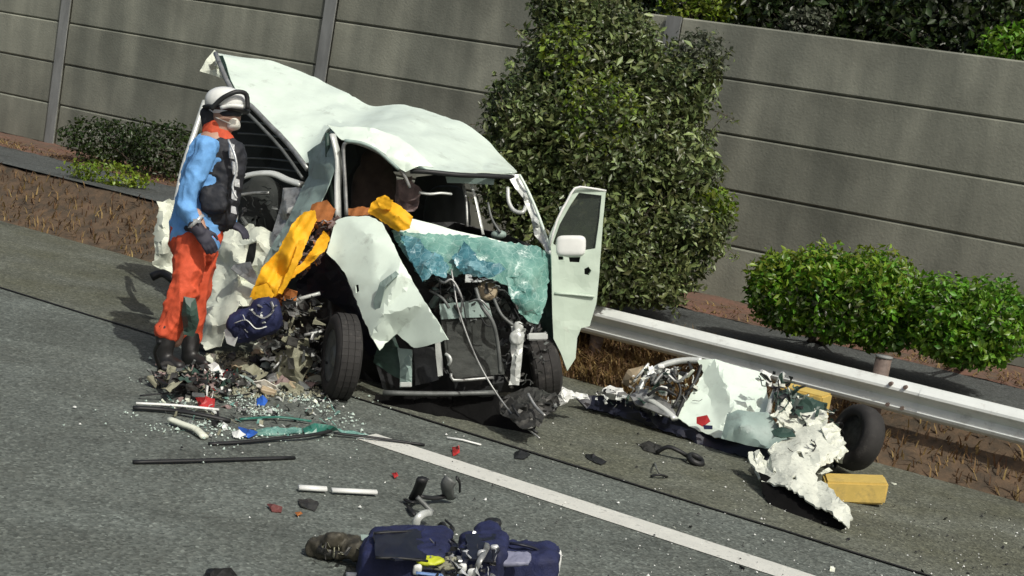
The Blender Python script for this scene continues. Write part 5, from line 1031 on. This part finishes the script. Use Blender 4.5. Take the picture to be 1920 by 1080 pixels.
# bent pieces above the navy equipment
mu = root('broken_bracket', G(812, 940), 'black broken U shaped bracket standing on the road behind the navy equipment', 'car part')
tube('bracket_arm', [gp(776, 935, .02), gp(786, 915, .1), gp(792, 898, .16)], .028, M['black'], mu, k=3, flat=.6)
tube('bracket_arm', [gp(842, 932, .03), gp(838, 912, .1), gp(846, 898, .14)], .034, M['grey'], mu, k=3, flat=.5)
tube('bracket_arm', [gp(862, 922, .04), gp(862, 905, .09), gp(856, 896, .12)], .012, M['black'], mu, k=3, flat=.5)
tube('bracket_web', [gp(786, 930, .05), gp(812, 934, .03), gp(844, 928, .04)], .018, M['black'], mu, k=3, flat=.6)
tube('bracket_leg', [gp(782, 932, .08), gp(796, 946, .05), gp(812, 962, .02)], .012, M['grey'], mu, k=3)
rod('small black broken pin left of the broken bracket', 'car part', [(760, 937, .012), (772, 942, .03), (780, 940, .012)], .012, M['black'], 'pin')
rod('short black broken bolt below the small black pin', 'car part', [(766, 950, .012), (774, 960, .02), (778, 966, .012)], .012, M['black'], 'pin')
rod('pale curved tube rising behind the navy equipment', 'tube', [(778, 996, .02), (782, 975, .08), (794, 964, .1), (808, 962, .06)], .018, M['alu'], 'curved_tube')
rod('black and white striped broken coil right of the pale curved tube', 'coil', [(822, 990, .02), (830, 980, .06), (842, 996, .04), (850, 990, .03), (836, 976, .03)], .009, M['black'], 'broken_coil', k=5)
# navy equipment in front
nb = root('navy_equipment_bag', G(860, 1070), 'navy blue equipment bags with a lime yellow label and buckles, lying at the bottom edge', 'bag')
zz = Vector((0, 0, 1))
def B(x, y, z): return G(x, y, z)
bm = bmesh.new(); ellip(bm, B(760, 1052, .10), CR, Vector((0, 1, 0)), zz, .17, .19, .10, .25); ellip(bm, B(716, 1048, .08), CR, Vector((0, 1, 0)), zz, .09, .13, .07, .3)
bb = blob('bag_body', bm, M['navy'], nb, .009, 1, .008, 13)
bm = bmesh.new(); ellip(bm, B(900, 1058, .11), CR, Vector((0, 1, 0)), zz, .10, .16, .11, .28); ellip(bm, B(974, 1062, .08), CR, Vector((0, 1, 0)), zz, .16, .13, .085, .4); ellip(bm, B(908, 1030, .12), CR, Vector((0, 1, 0)), zz, .055, .07, .11, .4)
bc = blob('bag_body', bm, M['navy'], nb, .009, 1, .008, 13)
bm = bmesh.new(); ellip(bm, B(830, 1062, .09), CR, Vector((0, 1, 0)), zz, .12, .14, .07, .6)
blob('bag_middle', bm, M['navydark'], nb, .012, 3, .012, 12)
def lblob(name, x, y, z, rx, ry, rz, m, parent, e=.6, f=0.004):
    bm = bmesh.new(); ellip(bm, B(x, y, z), CR, (CF + zz * .4).normalized(), (zz - CF * .3).normalized(), rx, ry, rz, e); return blob(name, bm, m, parent, .006, 2, f, 30)
lblob('lime_label', 806, 1052, .19, .058, .03, .012, M['limeyellow'], nb, .9)
lblob('label_backing', 824, 1056, .175, .085, .045, .012, M['khaki'], nb, .8)
lblob('grey_label', 965, 1048, .185, .065, .045, .012, mat('pale_violet_label', (.22, .23, .32), rough=.5), bc, .5)
lblob('white_cap', 1038, 1062, .08, .028, .05, .07, M['white'], nb, .5, 0)
lblob('top_knob', 922, 985, .17, .04, .03, .03, M['black'], nb, .7)
for i, (x, y, z) in enumerate([(918, 1012, .20), (872, 1040, .20), (866, 1066, .19), (902, 1040, .225), (884, 1075, .18), (926, 1030, .22), (782, 1068, .17)]):
    lblob('buckle', x, y, z, .018, .012, .022, M['silver'] if i % 2 else M['white'], nb, .6, .002)
tube('strap', [B(868, 1030, .2), B(872, 1046, .215), B(868, 1064, .19), B(880, 1080, .15)], .014, M['navydark'], nb, k=4, flat=.4)
tube('strap', [B(915, 1005, .19), B(912, 1028, .235), B(900, 1050, .23), B(888, 1078, .16)], .012, M['steel'], nb, k=4, flat=.4)
tube('strap', [B(935, 1018, .16), B(970, 1020, .19), B(1010, 1032, .17), B(1026, 1058, .12)], .013, M['navydark'], nb, k=4, flat=.5)
tube('strap', [B(780, 1074, .18), B(820, 1078, .18), B(860, 1080, .17)], .012, mat('pale_blue_strap', (.16, .26, .5), rough=.6), nb, k=3, flat=.4)
shard('lid_flap', [(700, 996, .20), (780, 992, .215), (806, 1010, .20), (800, 1046, .205), (740, 1050, .215), (704, 1040, .20)], M['navydark'], nb, inner=[(750, 1020, .225)], step=6, thick=.008, amp=.006, freq=20, shade=True, to3=lambda x, y, z: G(x, y, z))
shard('lid_flap', [(872, 1000, .22), (930, 1002, .225), (936, 1030, .235), (922, 1050, .22), (878, 1046, .22)], M['navydark'], nb, step=6, thick=.008, amp=.008, freq=20, shade=True, to3=lambda x, y, z: G(x, y, z))
for a_, b_ in (((702, 1000), (800, 998)), ((704, 1046), (802, 1052)), ((946, 1034), (1020, 1040))):
    tube('piping', [B(a_[0], a_[1], .205), B((a_[0] + b_[0]) / 2, (a_[1] + b_[1]) / 2 - 2, .215), B(b_[0], b_[1], .205)] if a_[0] < 900 else [B(a_[0], a_[1], .175), B(b_[0], b_[1], .165)], .005, M['black'], nb, k=3)
clutter('fittings', nb, lambda rg: B(rg.uniform(800, 930), rg.uniform(1000, 1085), rg.uniform(.17, .23)), 70, .008, .022, [M['silver'], M['black'], M['navydark'], M['steel'], M['black']], 88)
clutter('fittings', nb, lambda rg: B(rg.uniform(600, 700), rg.uniform(1012, 1040), rg.uniform(.05, .09)), 50, .008, .022, [M['engine'], M['black'], M['khaki']], 89)
shard('white_tag', [(676, 1002, .14), (716, 1004, .15), (715, 1014, .13), (678, 1013, .12)], M['shadepaint'], nb, step=8, thick=.006, to3=lambda x, y, z: G(x, y, z))
tl = root('tool_head', G(635, 1035), 'dark greasy metal part sticking out left of the navy equipment bag', 'metal part')
bm = bmesh.new(); ellip(bm, B(632, 1026, .055), (CR - CF * .1).normalized(), Vector((.1, 1, 0)).normalized(), zz, .13, .05, .045, .6); ellip(bm, B(626, 1014, .09), CR, CF, zz, .045, .04, .04, .6); capsule(bm, B(660, 1030, .07), B(705, 1040, .08), .045, .04)
blob('tool_body', bm, mat('greasy_brown_metal', (.06, .055, .04), rough=.6, metal=.3, var=.5, scale=20), tl, .008, 2, .008, 22)
tube('tool_jaw', [B(588, 1024, .03), B(604, 1030, .05), B(630, 1038, .04)], .022, M['engine'], tl, k=3)

# black wheeled thing at the left edge by the rescuer's boots
bk = root('small_black_trolley', G(325, 716), 'small black wheeled gear on the road below the rescuer, at the left', 'trolley')
for x, y, r_ in ((312, 694, .055), (344, 700, .035)):
    wq = lathe('wheel', G(x, y, .055 if r_ > .04 else .035), (CR * .3 - CF * .9), [(-.015, r_ * .4), (-.02, r_ * .8), (-.01, r_), (.01, r_), (.02, r_ * .8), (.015, r_ * .4)], M['rubber'], bk, seg=20)
    lathe('hub', G(x, y, .055 if r_ > .04 else .035), (CR * .3 - CF * .9), [(-.012, .001), (-.012, r_ * .4), (.02, r_ * .4), (.022, .001)], M['alu'], wq, seg=12, closed=False)
tube('chassis_bar', [G(300, 690, .07), G(330, 695, .06), G(356, 700, .05)], .018, M['black'], bk, k=2)
tube('handle', [G(300, 690, .08), G(290, 660, .2), G(300, 640, .3)], .012, M['black'], bk, k=3)

# rubble spilled beneath the crushed side: every piece on its own
mats = [M['grey'], M['black'], M['white'], M['khaki'], M['steel'], M['pink'], M['engine'], M['paint_dirty'], M['beige'], M['shadepaint']]
names = {0: 'grey', 1: 'black', 2: 'white', 3: 'olive', 4: 'steel', 5: 'dusty pink', 6: 'oily brown', 7: 'dirty white', 8: 'beige', 9: 'grey green'}
rr = random.Random(31)
def chunk_mesh(kind, s, rg):
    bm = bmesh.new()
    if kind == 0:
        add_box(bm, Vector((0, 0, 0)), Vector((1, 0, 0)), Vector((0, 1, 0)), Vector((0, 0, 1)), s * 2.2, s * 1.4, s * .9)
        for v in bm.verts: v.co += Vector((rg.uniform(-1, 1), rg.uniform(-1, 1), rg.uniform(-1, 1))) * s * .3
        bmesh.ops.recalc_face_normals(bm, faces=bm.faces[:]); bmesh.ops.bevel(bm, geom=bm.edges[:], offset=s * .15, segments=1, affect='EDGES')
    elif kind == 1:   # bent plate
        n = 4; V = [[bm.verts.new(Vector(((i - n / 2) * s * .9, (j - 1.5) * s * .8, noise.noise(Vector((i * .6, j * .6, s * 99))) * s * 1.6)) + Vector((rg.uniform(-1, 1), rg.uniform(-1, 1), 0)) * s * .25) for j in range(4)] for i in range(n + 1)]
        for i in range(n):
            for j in range(3): bm.faces.new((V[i][j], V[i + 1][j], V[i + 1][j + 1], V[i][j + 1]))
        bmesh.ops.recalc_face_normals(bm, faces=bm.faces[:]); bmesh.ops.solidify(bm, geom=bm.faces[:], thickness=.004)
    else:
        add_tube(bm, [Vector((-s * 2.4, 0, 0)), Vector((-s, s * .5, s * .3)), Vector((s, -s * .3, .1 * s)), Vector((s * 2.4, s * .4, 0))], s * .22, 6, 3)
    return bm
taken = set(); spare = {}
for i in range(110):
    near = i < 76
    x = rr.uniform(392, 600) if near else rr.uniform(310, 470); y = rr.triangular(655, 752, 712) if near else rr.uniform(690, 775)
    if x < 420 and y < 690: y += 30
    kind = rr.choice([0, 0, 1, 1, 2]); mi = rr.randrange(len(mats)); s = rr.uniform(.018, .05) if near else rr.uniform(.010, .024)
    base_z = s * .5 + (max(0, (725 - y)) / 60 * .12 if near else 0)
    c = G(x, y, 0); bm = chunk_mesh(kind, s, rr); rot = Euler((rr.uniform(-.5, .5), rr.uniform(-.5, .5), rr.uniform(0, 6.28))).to_matrix()
    for v in bm.verts: v.co = rot @ v.co + c + Vector((0, 0, base_z))
    kn = ['broken chunk', 'bent plate', 'twisted rod'][kind]
    place = ('by the front wheel' if x > 540 else 'below the navy bag' if x > 465 else "near the rescuer's boots") + (', behind' if y < 705 else ', in front') if near else 'in front of the rubble, ' + ('left' if x < 390 else 'right')
    lb = '%s %s in rubble %s' % (names[mi], kn, place) if near else 'tiny %s %s %s' % (names[mi], kn, place)
    if lb in taken or s < .015:
        dst = spare.setdefault(mi, bmesh.new()); me_ = bpy.data.meshes.new('t'); bm.to_mesh(me_); bm.free(); dst.from_mesh(me_); bpy.data.meshes.remove(me_); continue
    taken.add(lb)
    o = fin(['broken_chunk', 'bent_plate', 'twisted_rod'][kind], bm, mats[mi])
    tag(o, lb, 'rubble', 'rubble spilled from the crushed side')
for mi, bm in spare.items():
    tag(fin('rubble_scraps', bm, mats[mi]), 'small %s scraps mixed through the rubble below the crushed side' % names[mi], 'rubble', kind='stuff')
# glass crumbs and grit strewn over the asphalt
def crumbs(name, n, fn, s0, s1, m, lb, seed):
    rg = random.Random(seed); bm = bmesh.new()
    for i in range(n):
        p = fn(rg); s = rg.uniform(s0, s1) * (1 + rg.random() ** 6 * 1.5); a = rg.uniform(0, 6.28); u = Vector((math.cos(a), math.sin(a), 0)); v_ = Vector((-u.y, u.x, 0))
        q = [p + u * s * rg.uniform(.5, 1), p + v_ * s * rg.uniform(.4, 1), p - u * s * rg.uniform(.5, 1), p - v_ * s * rg.uniform(.4, 1)]
        lo = [bm.verts.new(k) for k in q]; tp = bm.verts.new(p + Vector((rg.uniform(-.3, .3) * s, rg.uniform(-.3, .3) * s, s * rg.uniform(.5, 1))))
        for k in range(4): bm.faces.new((lo[k], lo[(k + 1) % 4], tp))
    bmesh.ops.recalc_face_normals(bm, faces=bm.faces[:])
    return tag(fin(name, bm, m, origin=Vector((0, 0, 0))), lb, 'debris', kind='stuff')
DK = [M['black'], M['engine'], M['grey'], M['rubber_shade_black'], M['khaki'], M['pink'], M['darkgreen']]
clutter('boot_rubble', None, lambda rg: G(rg.gauss(352, 34), rg.gauss(706, 10), rg.uniform(.01, .13)), 150, .012, .045, DK, 95, "bits of %s around the rescuer's boots", 'debris')
clutter('boot_rubble', None, lambda rg: G(rg.gauss(410, 30), rg.gauss(716, 12), rg.uniform(.01, .08)), 110, .010, .035, DK + [M['white'], M['red']], 96, 'bits of %s between the boots and the navy bag', 'debris')
rod('thin dark cable snaking over the litter at the left edge', 'cable', [(262, 742, .02), (320, 736, .05), (372, 728, .03), (430, 742, .02), (470, 738, .02)], .008, M['black'], 'cable', k=5)
rod('black hose end curled in front of the boots', 'hose', [(296, 712, .03), (322, 724, .08), (352, 722, .05), (360, 734, .02)], .018, M['black'], 'hose', k=5)
rod('dark green thin strip just above the long black rubber strip', 'rubber strip', [(450, 786, .015), (520, 782, .02), (584, 790, .02)], .011, M['teal'], 'rubber_strip')
def fd(rg): return G(rg.uniform(300, 640), rg.triangular(700, 838, 760), .012)
clutter('road_litter', None, fd, 230, .006, .022, [M['black'], M['grey'], M['glassteal'], M['paint_dirty'], M['khaki'], M['engine'], M['alu']], 91, 'litter of %s bits on the road at the left', 'debris')
def fe(rg): return W(rg.gauss(.8, 1.3), rg.uniform(5.0, 8.9), .010)
clutter('road_litter', None, fe, 120, .004, .016, [M['black'], M['engine'], M['paint_dirty']], 92, 'thin litter of %s bits over the lane and shoulder', 'debris')
def fa(rg): 
    while 1:
        p = G(rg.gauss(470, 110), rg.gauss(765, 30), .011)
        if noise.noise(p * 3.2) > rg.uniform(-.15, .25): return p
def fb(rg): return W(rg.gauss(.8, 1.6), rg.uniform(4.6, 8.6), .010)
def fc(rg): return G(rg.uniform(380, 620), rg.uniform(660, 745), .012)
crumbs('glass_crumbs', 900, fa, .003, .008, mat('pale_glass_crumb', (.5, .62, .55), rough=.3, var=.2), 'pale green glass crumbs strewn on the road by the crushed side', 1)
crumbs('scattered_crumbs', 900, fb, .002, .007, M['white'], 'white crumbs scattered over the road and shoulder', 2)
crumbs('dark_crumbs', 800, fb, .002, .008, M['black'], 'black crumbs scattered over the road and shoulder', 3)
crumbs('rubble_grit', 1800, fc, .004, .014, M['khaki'], 'grit and crumbs in the rubble below the crushed side', 4)
